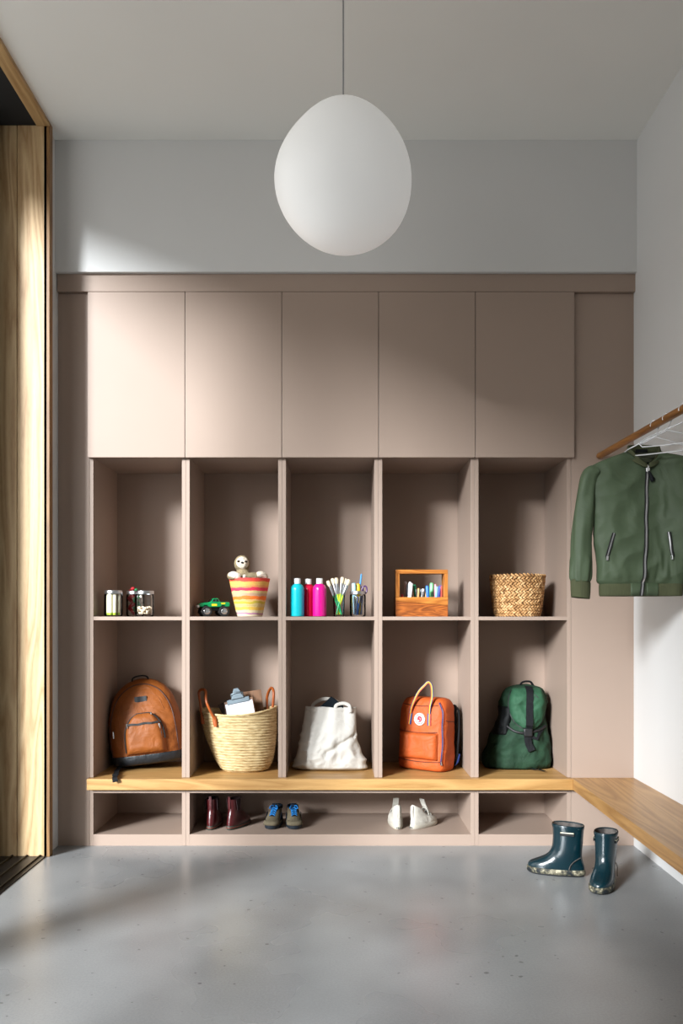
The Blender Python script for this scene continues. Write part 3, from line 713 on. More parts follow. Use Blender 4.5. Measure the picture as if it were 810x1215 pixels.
pts = [(-.078, .045), (-.098, .16), (-.100, .24), (-.075, .30), (-.03, .325), (.03, .325), (.078, .30), (.105, .24)]
MB().tube(B.line(pts, .0005, 50), .0014, 6).build('seam', M['rust'], t, smooth=True)
p0 = B.front(-.134, .150, .006); MB().tube([p0 + Vector((0, 0, .014)), p0, p0 - Vector((0, .001, .018))], [.003, .005, .004], 8).build('zipper_pull', M['chrome'], t, smooth=True)
lp = MB(); rs = []
for k in range(9):
    for z in (): pass
MB().ribbon([B.front(lerp(-.026, .030, k / 8), .298, .003) for k in range(9)], .026, .002, (0, -1, 0)).build('name_patch', plain('black_patch', (20, 22, 26), .5), t, bevel=.0005)
pts = [(-.042, .012, .378), (-.040, .010, .398), (-.022, .010, .407), (.012, .010, .408), (.030, .010, .400), (.034, .012, .384)]
MB().tube(spl(pts, 20), .0062, 8, flat=.6).build('grab_handle', M['black_web'], t, smooth=True)
MB().ribbon(spl([(-.108, -.04, .008), (-.124, -.10, -.006), (-.120, -.16, -.0155), (-.112, -.22, -.0215), (-.104, -.275, -.0265), (-.102, -.286, -.032), (-.101, -.289, -.046)], 24), .022, .0022, (0, -.3, 1)).ribbon([(-.113, -.21, -.0185), (-.110, -.232, -.0205)], .027, .006, (0, 0, 1)).build('shoulder_strap', M['black_web'], t)
# straw tote basket
def strawmat(name, c, cd):
    t = NT(name); co = t.coord((1, 1, 4)); n = t.node('ShaderNodeTexNoise', Scale=38.0, Detail=4.0); t.link(co, n.inputs['Vector'])
    t.link(t.ramp(n.outputs[0], [(.3, lin(cd)), (.6, lin(c))]), t.b.inputs['Base Color']); t.b.inputs['Roughness'].default_value = .65
    n2 = t.node('ShaderNodeTexWave', Scale=60.0, Distortion=6.0); n2.bands_direction = 'DIAGONAL'; t.link(co, n2.inputs['Vector']); t.bump(n2.outputs[0], .5, .002); return t.m
M['straw'] = strawmat('pale_straw', (206, 184, 138), (158, 128, 80)); M['leather'] = plain('tan_leather', (150, 74, 26), .38, var=.15)
t = thing('straw_basket', 'pale coiled straw tote basket with tan leather handles holding clipboards', 'basket', (-.428, .195, BZ), (0, 0, R(-4)))
SB = Bag([(0, 0, 0, .098, .075, 2.1), (.012, 0, 0, .112, .088, 2.1), (.06, -.006, 0, .136, .104, 2.1), (.13, -.014, 0, .156, .115, 2.1), (.20, -.023, 0, .169, .119, 2.1), (.275, -.031, 0, .176, .121, 2.1)], wr=.006, wf=7, seed=9)
def rimz(x): return .263 + .020 * ((x + .03) / .17) ** 2 + .006 * x / .17
def sbp(a, u, inset=0):
    p = SB.pt(a, u * .268); c = Vector((-.025 * u, 0, 0)); k = u ** 1.5
    z = lerp(u * .268, u * rimz(p.x), k); d = Vector((math.cos(a), math.sin(a), 0))
    rip = .0036 * abs(math.sin(z / .0125 * PI + a * .5)) if not inset else -inset
    return Vector((p.x, p.y, z)) + d * (rip + .0007 * math.sin(a * 70 + int(z / .0125) * 2))
seg = 120
rs = [[tuple(sbp(2 * PI * j / seg, i / 130)) for j in range(seg)] for i in range(131)] + [[tuple(sbp(2 * PI * j / seg, u, .007)) for j in range(seg)] for u in (.995, .9, .7, .4, .1, .05)]
MB().rings(rs, True, True).build('basket_body', M['straw'], t, smooth='all')
MB().tube([sbp(2 * PI * j / 80, 1, -.0015) for j in range(80)], .0055, 8, loop=True).build('rim', M['straw'], t, smooth='all')
def bhandle(pts, tabs):
    MB().tube(spl(pts, 32), .0062, 10).build('handle', M['leather'], t, smooth=True)
    for p_, q_ in tabs:
        MB().tube([p_, lerp(Vector(p_), Vector(q_), .5), q_], [.0075, .0105, .008], 12, flat=.45, up=(0, -1, 0)).build('handle_tab', M['leather'], t, smooth=True)
l1 = sbp(R(-118), .93) + Vector((0, -.006, 0)); l2 = sbp(R(-152), .93) + Vector((0, -.005, 0))
bhandle([l2 - Vector((0, 0, .012)), l2 + Vector((-.010, .0, .06)), l2 + Vector((-.014, -.004, .112)), (lerp(l1.x, l2.x, .72), l2.y - .028, .372), l1 + Vector((-.035, -.012, .075)), l1 - Vector((0, 0, .004))],
        [(l1 + Vector((-.003, -.002, .012)), l1 + Vector((.004, -.003, -.034))), (l2 + Vector((0, -.002, 0)), l2 + Vector((.004, -.003, -.036)))])
r1 = sbp(R(40), .95, .016); r2 = sbp(R(-12), .95, .012)
bhandle([r1, r1 + Vector((0.00, 0, .065)), (r1.x * .35 + r2.x * .65, .02, .375), r2 + Vector((.006, 0, .085)), r2], [(r1 + Vector((0, 0, .01)), r1 - Vector((0, 0, .03))), (r2 + Vector((0, 0, .01)), r2 - Vector((0, 0, .03)))])
# clipboards standing in the basket
M['paper'] = plain('white_paper', (206, 208, 218), .7); M['hardboard'] = wood('hardboard', (118, 80, 48), (78, 50, 28), 'Z', .45, ring=20)
M['dark_board'] = plain('dark_brown_board', (62, 36, 22), .5); M['zinc'] = plain('grey_steel_clip', (96, 106, 112), .4, .9)
def clipboard(px, py, y, w, h, roll, lean, mat, paper, label):
    tp = at(px, py, y)
    t = thing('clipboard', label, 'clipboard', tp, (R(lean), R(roll), 0), 'clipboards in the straw basket')
    MB().box(-w / 2, w / 2, 0, .003, -h, 0).build('board', mat, t, bevel=.001)
    if paper:
        MB().box(-w / 2 + .004, w / 2 - .004, -.0022, -.0004, -h + .006, -.012).build('paper', M['paper'], t)
        c = MB().box(-.052, .052, -.0065, -.0025, -.016, .006).build('clip', M['zinc'], t, bevel=.0015)
        MB().tube([(-.026, -.006, .004), (-.026, -.010, .028), (0, -.012, .032), (.026, -.010, .028), (.026, -.006, .004)], .0045, 10).build('clip_spring', M['zinc'], c, smooth=True)
        pts = [(-.030, .004), (-.022, .020), (-.016, .040), (-.010, .052), (.010, .052), (.016, .040), (.022, .020), (.030, .004)]
        MB().prism(pts, -.0125, -.0085).build('clip_lever', M['zinc'], c, bevel=.001)
clipboard(282.5, 830, .175, .135, .205, -12, -9, M['hardboard'], True, 'clipboard with white paper and grey metal clip in the straw basket')
clipboard(293, 820.5, .235, .130, .200, -9, -7, M['hardboard'], False, 'brown hardboard clipboard behind the papered one in the basket')
clipboard(272, 830, .215, .120, .185, -27, -5, M['dark_board'], False, 'dark brown board leaning left at the back of the basket')
# white canvas tote
M['canvas'] = fabric('white_canvas', (200, 197, 190), .85, var=.04, wr=11, wrb=.9, weave=700, bump=.3)
t = thing('tote_bag', 'slumped white canvas tote bag in the middle lower cubby', 'bag', (-.034, .205, BZ), (R(-3), 0, R(-3)))
TB = Bag([(0, 0, 0, .160, .050, 2.6), (.008, 0, 0, .172, .066, 2.6), (.03, -.002, 0, .170, .076, 2.5), (.10, -.001, 0, .149, .078, 2.4), (.17, .002, .004, .132, .062, 2.4), (.23, .002, .010, .123, .044, 2.4), (.282, .001, .016, .119, .034, 2.6)], wr=.0)
def tdisp(p):
    v = noise.noise(Vector((p.x * 22 + 5, p.y * 6, p.z * 3.2))) * .010 * min(1, p.z / .05)
    w2 = noise.noise(Vector((p.x * 9 + p.z * 13, 2, p.z * 16 - p.x * 12)))
    cr = (.22 - abs(w2)) * .030 * max(0, 1 - p.z / .24) * min(1, p.z / .015)
    k = math.exp(-((p.z - (.085 + .55 * (p.x + .0))) / .014) ** 2) * (1 if -.02 < p.x < .13 else 0) * .010
    return v * 1.5 + cr * 1.1 - k * 1.5
TB.disp = tdisp
def zt(p): return Vector((p.x, p.y, p.z + (.006 * noise.noise(Vector((p.x * 14, p.y * 8, 1))) + .004) * max(0, p.z / .28) ** 4))
TB.mesh(MB(), 90, 150, top=False).build('body', M['canvas'], t, smooth='all', solid=.002, fn=zt)
MB().ribbon([TB.front(lerp(-.112, .112, k / 30), .276 - .004, .0012) for k in range(31)], .022, .0012, (0, -1, 0)).build('hem', M['canvas'], t, smooth='all')
y0 = TB.front(0, .27).y
def strap(pts, nm='strap', w=.016):
    MB().ribbon(spl(pts, 30), w, .002, (0, -1, .3)).build(nm, M['canvas'], t, smooth='all')
strap([(.026, y0 - .003, .262), (.027, y0 - .003, .290), (.040, y0 + .004, .300), (.066, y0 + .010, .304), (.088, y0 + .008, .295), (.094, y0 - .002, .280), (.092, y0 - .003, .262)])
yb = .045
strap([(-.088, yb, .262), (-.084, yb, .292), (-.062, yb - .004, .310), (-.030, yb - .006, .322), (.010, yb - .004, .318), (.042, yb, .296), (.046, yb, .262)])
for x, z in ((-.108, .270), (-.026, .268), (.058, .268)): pass
f = thing('folded_cloth', 'dark teal folded cloth sticking out of the white tote', 'cloth', (-.034, .215, .0))
Mdk = fabric('dark_teal_cloth', (6, 18, 26), .8)
MB().prism([(-.052, .50), (-.046, .588), (-.018, .612), (.006, .636), (.030, .618), (.062, .592), (.070, .50)], -.010, .012).build('fold', Mdk, f, bevel=.003, smooth=True)
MB().prism([(-.030, .50), (-.034, .590), (.010, .618), (.052, .588), (.055, .50)], .0125, .024).build('fold', Mdk, f, bevel=.003, smooth=True)
# orange backpack
M['orange'] = fabric('orange_canvas', (174, 78, 30), .6, var=.08, wr=15, wrb=.5, spec=.3)
M['orange_dk'] = plain('dark_orange_seam', (84, 34, 12), .7)
rb = [plain('webbing_' + n_, c, .6) for n_, c in (('red', (130, 22, 34)), ('orange', (190, 80, 20)), ('yellow', (206, 160, 24)), ('blue', (26, 54, 120)), ('purple', (84, 40, 100)))]
t = thing('backpack', 'orange square backpack with rainbow handles and round red and white badge', 'backpack', (.413, .215, BZ), (R(-3), 0, R(-35)))
OB = Bag([(0, 0, 0, .112, .062, 4.5), (.008, 0, 0, .121, .070, 4.5), (.03, 0, 0, .124, .073, 4.5), (.16, 0, 0, .123, .073, 4.2), (.27, 0, .001, .119, .068, 4.2), (.305, 0, .004, .113, .060, 4), (.325, 0, .007, .100, .048, 3.6), (.332, 0, .010, .080, .034, 3)], wr=.006, wf=15, seed=21)
OB.mesh(MB(), 56, 110).build('body', M['orange'], t, smooth='all')
pk = OB.patch(MB(), (.050, .172, lambda z: -.108, lambda z: .096), .022, 30, 20).build('front_pocket', M['orange'], t, smooth='all')
for zz, x0_, x1_, of in ((.177, -.112, .090, .004), (.045, -.114, .112, .002), (.298, -.100, .085, .001)):
    MB().tube([OB.front(lerp(x0_, x1_, k / 24), zz - .006 * math.sin(k / 24 * PI), of) for k in range(25)], .0019, 6).build('seam', M['orange_dk'], t, smooth=True)
def side(a, z, off=0): p_ = OB.pt(R(a), z); return p_ + Vector((math.cos(R(a)), math.sin(R(a)), 0)) * off
zp = [side(-52, .312, .002), side(-46, .296, .003), side(-36, .262, .003), side(-38, .20, .003), side(-36, .13, .003), side(-40, .07, .003), side(-42, .035, .003)]
MB().ribbon(spl(zp, 36), .009, .0025, (.8, -.6, 0), 3, [0, 1, 2]).build('zipper', [rb[0], M['steel'], rb[3]], t, smooth=True)
p0 = zp[-1]; MB().tube([p0 + Vector((.002, -.003, .012)), p0 + Vector((.004, -.006, -.004))], [.003, .005], 8).build('zipper_pull', M['chrome'], t, smooth=True)
MB().tube([side(-20 + 5 * k, .232 - .0015 * k, .001) for k in range(9)], .0018, 6).build('seam', M['orange_dk'], t, smooth=True)
MB().box(-.108, .112, .064, .084, .006, .30).build('back_panel', M['black_web'], t, bevel=.008, smooth=True)
MB().ribbon(spl([(.10, .082, .285), (.118, .088, .27), (.127, .080, .20), (.128, .072, .12), (.122, .074, .05), (.112, .080, .02)], 30), .030, .006, (1, .3, 0)).build('shoulder_strap', M['black_web'], t, smooth=True)
MB().ribbon(spl([(.118, .060, .02), (.136, .050, .035), (.142, .058, .075)], 12), .008, .002, (1, -.3, 0)).build('strap_end', rb[3], t, smooth=True)
for sx, bz, tz in ((-.052, .206, .258), (.052, .206, .262)):
    e = .10 if sx < 0 else -.06
    MB().ribbon([OB.front(sx + e * (z - bz), z, .0025) for z in [lerp(bz, tz, k / 8) for k in range(9)]], .018, .003, (0, -1, 0), 5, [0, 1, 2, 3, 3] if sx < 0 else [3, 3, 2, 1, 0]).build('handle_anchor', rb, t, smooth=True)
a0 = OB.front(-.047, .256, .005); a1 = OB.front(.049, .260, .005)
hp = [a0, a0 + Vector((.012, -.004, .040)), a0 + Vector((.036, .004, .098)), a0 + Vector((.064, .012, .132)), (.034, a0.y + .016, .403), (.052, a0.y + .012, .385), a1 + Vector((.010, .004, .078)), a1 + Vector((.004, -.002, .036)), a1]
MB().ribbon(spl(hp, 56), .012, .0035, [Vector((0, -1, .0))] * 200, 5, [3, 2, 2, 1, 0]).build('handle', rb, t, smooth=True)
bc = OB.front(.0, .232, .0032)
yb_ = bc.y
def disc(r, y, th, n=40, cx=0, cz=.232):
    return MB().prism([(cx + r * math.cos(2 * PI * k / n), cz + r * math.sin(2 * PI * k / n)) for k in range(n)], y - th, y + .006)
bd = disc(.0295, yb_, .0012).build('badge', plain('white_badge', (214, 210, 202), .5), t)
MB().tube([(.0285 * math.cos(2 * PI * k / 40), yb_ - .001, .232 + .0285 * math.sin(2 * PI * k / 40)) for k in range(40)], .0009, 6, loop=True).build('badge_rim', M['orange_dk'], bd)
fox = [(-.006, .0135), (.000, .0150), (.006, .0130), (.0110, .0085), (.0135, .002), (.0125, -.005), (.0085, -.0105), (.002, -.0135), (-.005, -.0130), (-.0105, -.0095), (-.0085, -.0085), (-.004, -.0095), (.000, -.0075), (-.004, -.004), (-.009, -.0035), (-.0135, .001), (-.0095, .003), (-.0125, .0085), (-.0075, .0075)]
MB().prism([(x, .232 + z) for x, z in fox], yb_ - .0019, yb_ - .0011).build('emblem', plain('red_emblem', (196, 30, 48), .5), bd)
MB().tube(spl([(-.002, yb_ - .0021, .232 + .006), (.004, yb_ - .0021, .236), (.006, yb_ - .0021, .231), (.002, yb_ - .0021, .227)], 14), .0008, 6).build('emblem_line', M['white_pl'], bd)
mt_txt = plain('dark_red_lettering', (70, 14, 20), .6)
def arc_text(txt, r, a0, a1, size, flip=False):
    vs_, fs_ = [], []
    dg = bpy.context.evaluated_depsgraph_get()
    for k, ch in enumerate(txt):
        if ch == ' ': continue
        cu = bpy.data.curves.new('tmp', 'FONT'); cu.body = ch; cu.size = size; cu.align_x = 'CENTER'; cu.extrude = .0004; cu.offset = .00018
        ob = bpy.data.objects.new('tmp', cu); C.objects.link(ob); bpy.context.view_layer.update()
        me = bpy.data.meshes.new_from_object(ob.evaluated_get(bpy.context.evaluated_depsgraph_get()))
        a = lerp(a0, a1, k / (len(txt) - 1))
        rot = a - 90 if not flip else a + 90
        rr = r if not flip else r
        mat = Matrix.Translation((rr * math.cos(R(a)), yb_ - .0016, .232 + rr * math.sin(R(a)))) @ Matrix.Rotation(R(-rot), 4, 'Y') @ Matrix.Rotation(R(90), 4, 'X') @ Matrix.Translation((0, -size * .33, 0))
        b0 = len(vs_); vs_ += [tuple(mat @ v.co) for v in me.vertices]; fs_ += [tuple(i + b0 for i in p.vertices) for p in me.polygons]
        bpy.data.objects.remove(ob); bpy.data.curves.remove(cu); bpy.data.meshes.remove(me)
    mb_ = MB(); mb_.add(vs_, fs_); return mb_
arc_text('FJÄLLRÄVEN', .0215, 160, 20, .0092).build('lettering', mt_txt, bd)
arc_text('KÅNKEN', .0215, 222, 318, .0092, True).build('lettering', mt_txt, bd)
# green rucksack
M['gfab'] = fabric('green_canvas', (32, 56, 40), .75, var=.3, wr=14, wrb=.7); M['gflap'] = fabric('green_flap', (42, 78, 56), .7, var=.15, wr=12, wrb=.6)
t = thing('rucksack', 'dark green rucksack with black centre strap in the rightmost lower cubby', 'backpack', (.845, .265, BZ), (R(-3), 0, R(-3)))
G = Bag([(0, 0, 0, .146, .088, 2.6), (.01, 0, 0, .155, .098, 2.6), (.04, .001, 0, .156, .104, 2.6), (.09, .005, 0, .146, .102, 2.5), (.14, .014, 0, .134, .094, 2.4), (.175, .020, 0, .119, .084, 2.3),
         (.22, .028, 0, .108, .078, 2.3), (.30, .034, .004, .104, .074, 2.3), (.345, .038, .008, .092, .062, 2.2), (.375, .042, .012, .066, .042, 2.2), (.388, .044, .014, .020, .014, 2)], wr=.024, wf=14, seed=40)
G.mesh(MB(), 60, 100).build('body', M['gfab'], t, smooth='all')
fc, fw = .046, .090
def fl(z):
    if z > .30: u = (z - .30) / .088; return fw * (1 - .42 * u * u)
    u = min(1, (.30 - z) / .118); return fw * math.sqrt(max(0, 1 - u ** 2.3)) + .001
fp = G.patch(MB(), (.1825, .372, lambda z: fc - fl(z), lambda z: fc + fl(z) * .98), .026, 34, 34).build('flap', M['gflap'], t, smooth='all')
MB().tube([G.front(fc - fl(z), z, .004) for z in [lerp(.36, .184, k / 20) for k in range(21)]] + [G.front(fc + fl(z) * .98, z, .004) for z in [lerp(.184, .36, k / 20) for k in range(21)]], .0028, 6).build('piping', M['zip_black'], fp, smooth=True)
cs = [G.front(lerp(.052, .040, k / 12), lerp(.378, .186, k / 12), .026 if 0 < k < 12 else .014) + Vector((0, -.002, 0)) for k in range(13)] + [G.front(.036, .165, .012), G.front(.034, .14, .010), G.front(.040, .115, .012), G.front(.052, .085, .012)]
MB().ribbon(cs, .032, .003, (0, -1, 0)).build('centre_strap', M['black_web'], t, smooth=True)
p0 = G.front(.036, .170, .016); MB().box(p0.x - .020, p0.x + .020, p0.y - .010, p0.y + .002, p0.z - .020, p0.z + .018).build('buckle', M['black_plastic'], t, bevel=.004, smooth=True)
MB().tube(spl([G.front(-.06, .200, .004), G.front(-.02, .172, .006), G.front(.03, .166, .008), G.front(.09, .178, .006), G.front(.125, .195, .003)], 24), .006, 8).build('drawstring_collar', M['zip_black'], t, smooth=True)
MB().ribbon([G.front(.050, .150, .012), G.front(.078, .140, .012), G.front(.092, .165, .008), G.front(.112, .185, .005)], .014, .002, (0, -1, 0)).build('side_strap', M['black_web'], t, smooth=True)
o = MB(); nP = 12; rs = []
for i in range(nP + 1):
    z = lerp(.155, .285, i / nP); r_ = []
    for j in range(15):
        a = R(lerp(172, 238, j / 14)); p_ = G.pt(a, z); e = .016 * math.sin(PI * j / 14) ** .5 * math.sin(PI * (i + .4) / (nP + .8)) ** .4
        r_.append(tuple(p_ + Vector((math.cos(a), math.sin(a), 0)) * e))
    rs.append(r_)
o.rings(rs, False, False, closed=False).build('side_pocket', fabric('black_nylon', (14, 17, 18), .6, wrb=.8), t, smooth='all', solid=.002)
MB().tube(spl([(.11, .04, .33), (.135, .05, .345), (.139, .03, .28), (.137, .02, .20), (.136, .0, .13)], 24), .0085, 8, flat=.5).build('shoulder_strap', M['black_web'], t, smooth=True)
MB().tube(spl([G.front(.070, .345, .027), G.front(.095, .322, .024), G.front(.108, .335, .02)], 12), .0018, 6).build('cord', M['zip_black'], t, smooth=True)
MB().tube(spl([(.02, .0, .378), (.03, -.008, .397), (.065, -.008, .400), (.082, 0, .380)], 14), .006, 8, flat=.6).build('grab_handle', M['black_web'], t, smooth=True)
MB().ribbon(spl([(.045, -.07, .003), (.062, -.105, .0022), (.082, -.118, .0022), (.098, -.165, .0022)], 12), .014, .0018, (0, 0, 1)).build('strap_end', M['black_web'], t)
# ------------------------------------------------------------------ footwear (toe along +x of each shoe)
def fring(z, xb, xf, w, slope=0, n=2.3, seg=44, ball=.14, skew=0):
    r = []
    for j in range(seg):
        a = 2 * PI * j / seg; c, q = math.cos(a), math.sin(a)
        k = lambda v: math.copysign(abs(v) ** (2 / n), v)
        x = (xb + xf) / 2 + (xf - xb) / 2 * k(c)
        y = w * k(q) * (1 + ball * math.sin(min(1, max(-1, c)) * PI / 2))
        r.append((x, y + skew * (x / .1) ** 2, z + slope * (x - xb)))
    return r
def sole(rows, seg=44, **kw):
    return MB().rings([fring(z, a, b, w, 0, 2.4, seg, **kw) for z, a, b, w in rows])
def dense(rows, n):
    ks = [(i,) + tuple(r) for i, r in enumerate(rows)]
    return [keys(ks, (len(rows) - 1) * k / n) for k in range(n + 1)]
def upper(rows, n=30, kw=None, cap=False):
    return MB().rings([fring(r[0], r[1], r[2], r[3], r[4], 2.3, **(kw or {})) for r in dense(rows, n)], True, cap)
def mud():
    t = NT('muddy_rubber'); co = t.coord(); n = t.node('ShaderNodeTexNoise', Scale=42.0, Detail=5.0, Roughness=.7); t.link(co, n.inputs['Vector'])
    t.link(t.ramp(n.outputs[0], [(.42, lin((14, 22, 26))), (.52, lin((96, 92, 74))), (.62, lin((178, 170, 146)))]), t.b.inputs['Base Color']); t.b.inputs['Roughness'].default_value = .7
    t.bump(n.outputs[0], .4, .003); return t.m
M['mud'] = mud(); M['teal_rubber'] = plain('teal_rubber', (6, 36, 44), .22, var=.12, scale=14, spec=.6); M['sole_black'] = plain('black_rubber_sole', (14, 17, 19), .6)
M['lining'] = plain('grey_brown_lining', (84, 78, 74), .9, var=.5, scale=60)
def rain_boot(loc, yaw, label):
    t = thing('rain_boot', label, 'boot', loc, (0, 0, R(yaw)), 'teal rubber boots')
    sole([(0, -.098, .106, .034), (.003, -.101, .112, .037), (.007, -.101, .113, .037)], ball=.22).build('outsole', M['sole_black'], t, smooth=True)
    sole([(.0068, -.1045, .1165, .0395), (.012, -.1055, .1185, .041), (.024, -.105, .118, .041), (.0265, -.102, .114, .039)], ball=.22).build('muddy_rand', M['mud'], t, smooth=True, label='mud caked sole edge')
    rows = [(.024, -.1025, .115, .0385, 0), (.034, -.1015, .113, .039, 0), (.043, -.100, .105, .038, .0), (.051, -.098, .088, .037, 0), (.060, -.0955, .068, .0355, 0), (.072, -.093, .046, .0345, 0),
            (.088, -.092, .030, .035, 0), (.110, -.0935, .021, .037, 0), (.140, -.096, .018, .0385, 0), (.170, -.098, .018, .040, 0), (.192, -.100, .020, .0415, .03)]
    MB().rings([fring(r[0], r[1], r[2], r[3], r[4], 2.3, ball=lerp(.26, .02, min(1, r[0] / .10))) for r in dense(rows, 44)], True, False).build('boot_upper', M['teal_rubber'], t, smooth='all')
    MB().rings([fring(z, a, b, w, s, 2.3, ball=.02) for z, a, b, w, s in [(.185, -.1010, .0210, .0425, .03), (.193, -.1015, .0215, .043, .03), (.197, -.1005, .0205, .042, .03), (.197, -.098, .018, .0395, .03), (.188, -.098, .018, .0395, .03)]], False, False).build('rim', M['teal_rubber'], t, smooth='all')
    MB().rings([fring(z, a, b, w, s, 2.3, ball=.02) for z, a, b, w, s in [(.193, -.0975, .0175, .039, .03), (.150, -.094, .015, .036, 0), (.10, -.089, .020, .033, 0), (.085, -.085, .02, .03, 0)]], False, True).build('lining', M['lining'], t, smooth='all')
    for sy in (-1, 1):
        y = sy * .0405
        MB().box(-.066, -.012, y - .0018, y + .0018, .160, .176).build('handle_slot', M['sole_black'], t, bevel=.003, smooth=True)
        MB().box(-.064, -.014, y - .0028, y + .0028, .1705, .1745).build('handle_edge', M['cream'], t, bevel=.001, label='cream edge of the pull handle')
        pts = [(-.046, sy * .0395, .030), (-.052, sy * .038, .048), (-.066, sy * .0350, .064), (-.088, sy * .020, .076)]
        MB().tube(spl(pts, 16), .0016, 6).build('heel_seam', M['lining'], t, smooth=True)
rain_boot((.862, -.392, 0), 160, 'teal rubber rain boot standing side on, toe pointing left')
rain_boot((.996, -.540, 0), -119, 'teal rubber rain boot facing the viewer, muddy toe forward')
M['burgundy'] = plain('burgundy_leather', (66, 16, 19), .28, var=.15, scale=20, spec=.6); M['elastic'] = plain('dark_elastic', (34, 12, 14), .8, bump=.5)
FZ = .0502
def ankle_boot(loc, yaw, label):
    t = thing('ankle_boot', label, 'boot', loc, (0, 0, R(yaw)), 'burgundy leather ankle boots')
    sole([(0, -.082, .084, .0265), (.003, -.0845, .087, .029), (.016, -.0845, .087, .029), (.018, -.083, .085, .028)]).build('outsole', plain('grey_green_sole', (52, 56, 48), .6), t, smooth=True)
    MB().tube([(p[0] * 1.0, p[1] * 1.0, .010) for p in fring(0, -.0848, .0873, .0292, 0, 2.4)], .0016, 6, loop=True).build('welt', plain('red_brown_welt', (120, 48, 36), .6), t, smooth=True)
    upper([(.017, -.082, .084, .0275, 0), (.028, -.082, .083, .0285, 0), (.040, -.080, .074, .0280, 0), (.052, -.078, .055, .0265, 0), (.064, -.075, .034, .0245, 0), (.078, -.071, .014, .0225, 0), (.09, -.069, .006, .022, 0), (.105, -.070, .004, .0228, 0), (.135, -.073, .006, .0245, 0)], 40, {'ball': .06}).build('boot_upper', M['burgundy'], t, smooth='all')
    MB().rings([fring(z, a, b, w, 0, 2.3, ball=.02) for z, a, b, w in [(.1352, -.0735, .0065, .025), (.1352, -.070, .003, .0215), (.09, -.062, .0, .018), (.07, -.06, .0, .015)]], False, True).build('lining', M['elastic'], t, smooth='all')
    MB().ribbon([(-.0755, 0, .150), (-.0745, 0, .130), (-.0735, 0, .105), (-.0715, 0, .092)], .012, .0022, (-1, 0, 0)).build('pull_tab', M['burgundy'], t, bevel=.0006)
    for sy in (-1, 1): MB().prism([(-.058, .134), (-.022, .134), (-.030, .085), (-.046, .085)], sy * .0262 - .0012, sy * .0262 + .0012).build('elastic_gusset', M['elastic'], t)
    MB().tube([(-.080, .010 * k, .066 - .0 * abs(k)) for k in (-1, 0, 1)], .001, 6).build('seam', M['elastic'], t)
ankle_boot((-.562, .148, FZ), 84, 'burgundy ankle boot seen from the heel, left one of the pair')
ankle_boot((-.452, .142, FZ), 64, 'burgundy ankle boot turned to the right, right one of the pair')
M['suede'] = fabric('taupe_suede', (92, 84, 68), .9, var=.25, wrb=.5); M['navy_mesh'] = fabric('navy_mesh', (16, 24, 36), .8); M['lace'] = plain('bright_blue_lace', (10, 110, 180), .6)
def hiking(loc, yaw, label):
    t = thing('hiking_shoe', label, 'shoe', loc, (0, 0, R(yaw)), 'hiking shoes')
    sole([(0, -.080, .078, .030), (.004, -.084, .086, .034), (.018, -.085, .089, .036), (.021, -.083, .086, .035)]).build('outsole', plain('navy_black_sole', (20, 30, 40), .55), t, smooth=True)
    MB().rings([fring(z, a, b, w, 0, 2.4) for z, a, b, w in [(.019, .005, .0885, .0355), (.028, .010, .088, .035), (.036, .022, .084, .032), (.038, .03, .08, .028)]]).build('toe_cap', M['suede'], t, smooth='all')
    upper([(.019, -.083, .084, .034, 0), (.030, -.082, .082, .034, 0), (.040, -.080, .072, .032, 0), (.050, -.078, .052, .029, .02), (.060, -.077, .030, .026, .05), (.070, -.077, .006, .0245, .03), (.078, -.078, -.004, .025, -.05)], 34).build('shoe_upper', M['suede'], t, smooth='all')
    MB().rings([fring(z, a, b, w, s, 2.3, ball=.02) for z, a, b, w, s in [(.072, -.080, -.002, .0262, -.04), (.082, -.080, .0, .0262, -.04), (.084, -.076, -.004, .021, -.04), (.060, -.070, -.008, .018, 0), (.04, -.068, -.01, .015, 0)]], False, True).build('collar', M['navy_mesh'], t, smooth='all')
    MB().tube(spl([(.050, 0, .050), (.03, 0, .062), (.008, 0, .076), (-.006, 0, .098)], 16), [.014] * 13 + [.012] * 3 if False else .0135, 12, flat=.35, up=(0, 0, 1)).build('tongue', M['navy_mesh'], t, smooth='all')
    for i in range(5):
        x = .046 - .011 * i; z = .0565 + .0068 * i; w = .0125
        MB().tube([(x, -w, z - .003), (x - .002, -w * .4, z + .0035), (x - .005, w * .4, z + .0045), (x - .008, w, z)], .0024, 6).tube([(x, w, z - .003), (x - .002, w * .4, z + .004), (x - .005, -w * .4, z + .004), (x - .008, -w, z)], .0024, 6).build('lace', M['lace'], t, smooth=True)
    for sy in (-1, 1):
        pts = [(.0, 0, .086), (.012, sy * .012, .092), (.024, sy * .018, .082), (.014, sy * .010, .080), (.002, 0, .084)]
        MB().tube(spl(pts, 20), .0022, 6).build('lace', M['lace'], t, smooth=True)
        MB().prism([(.04, .030), (.008, .060), (-.002, .062), (-.012, .028)], sy * .0335 - .0012, sy * .0335 + .0012).build('overlay', M['navy_mesh'], t, bevel=.0005)
hiking((-.287, .160, FZ), -100, 'grey suede hiking shoe with blue laces, left one of the pair')
hiking((-.201, .160, FZ), -82, 'grey suede hiking shoe with blue laces, right one of the pair')
M['sneaker'] = fabric('white_leather', (182, 178, 168), .55, var=.08, wrb=.6); M['dk_in'] = plain('dark_shoe_lining', (58, 54, 48), .9, var=.3)
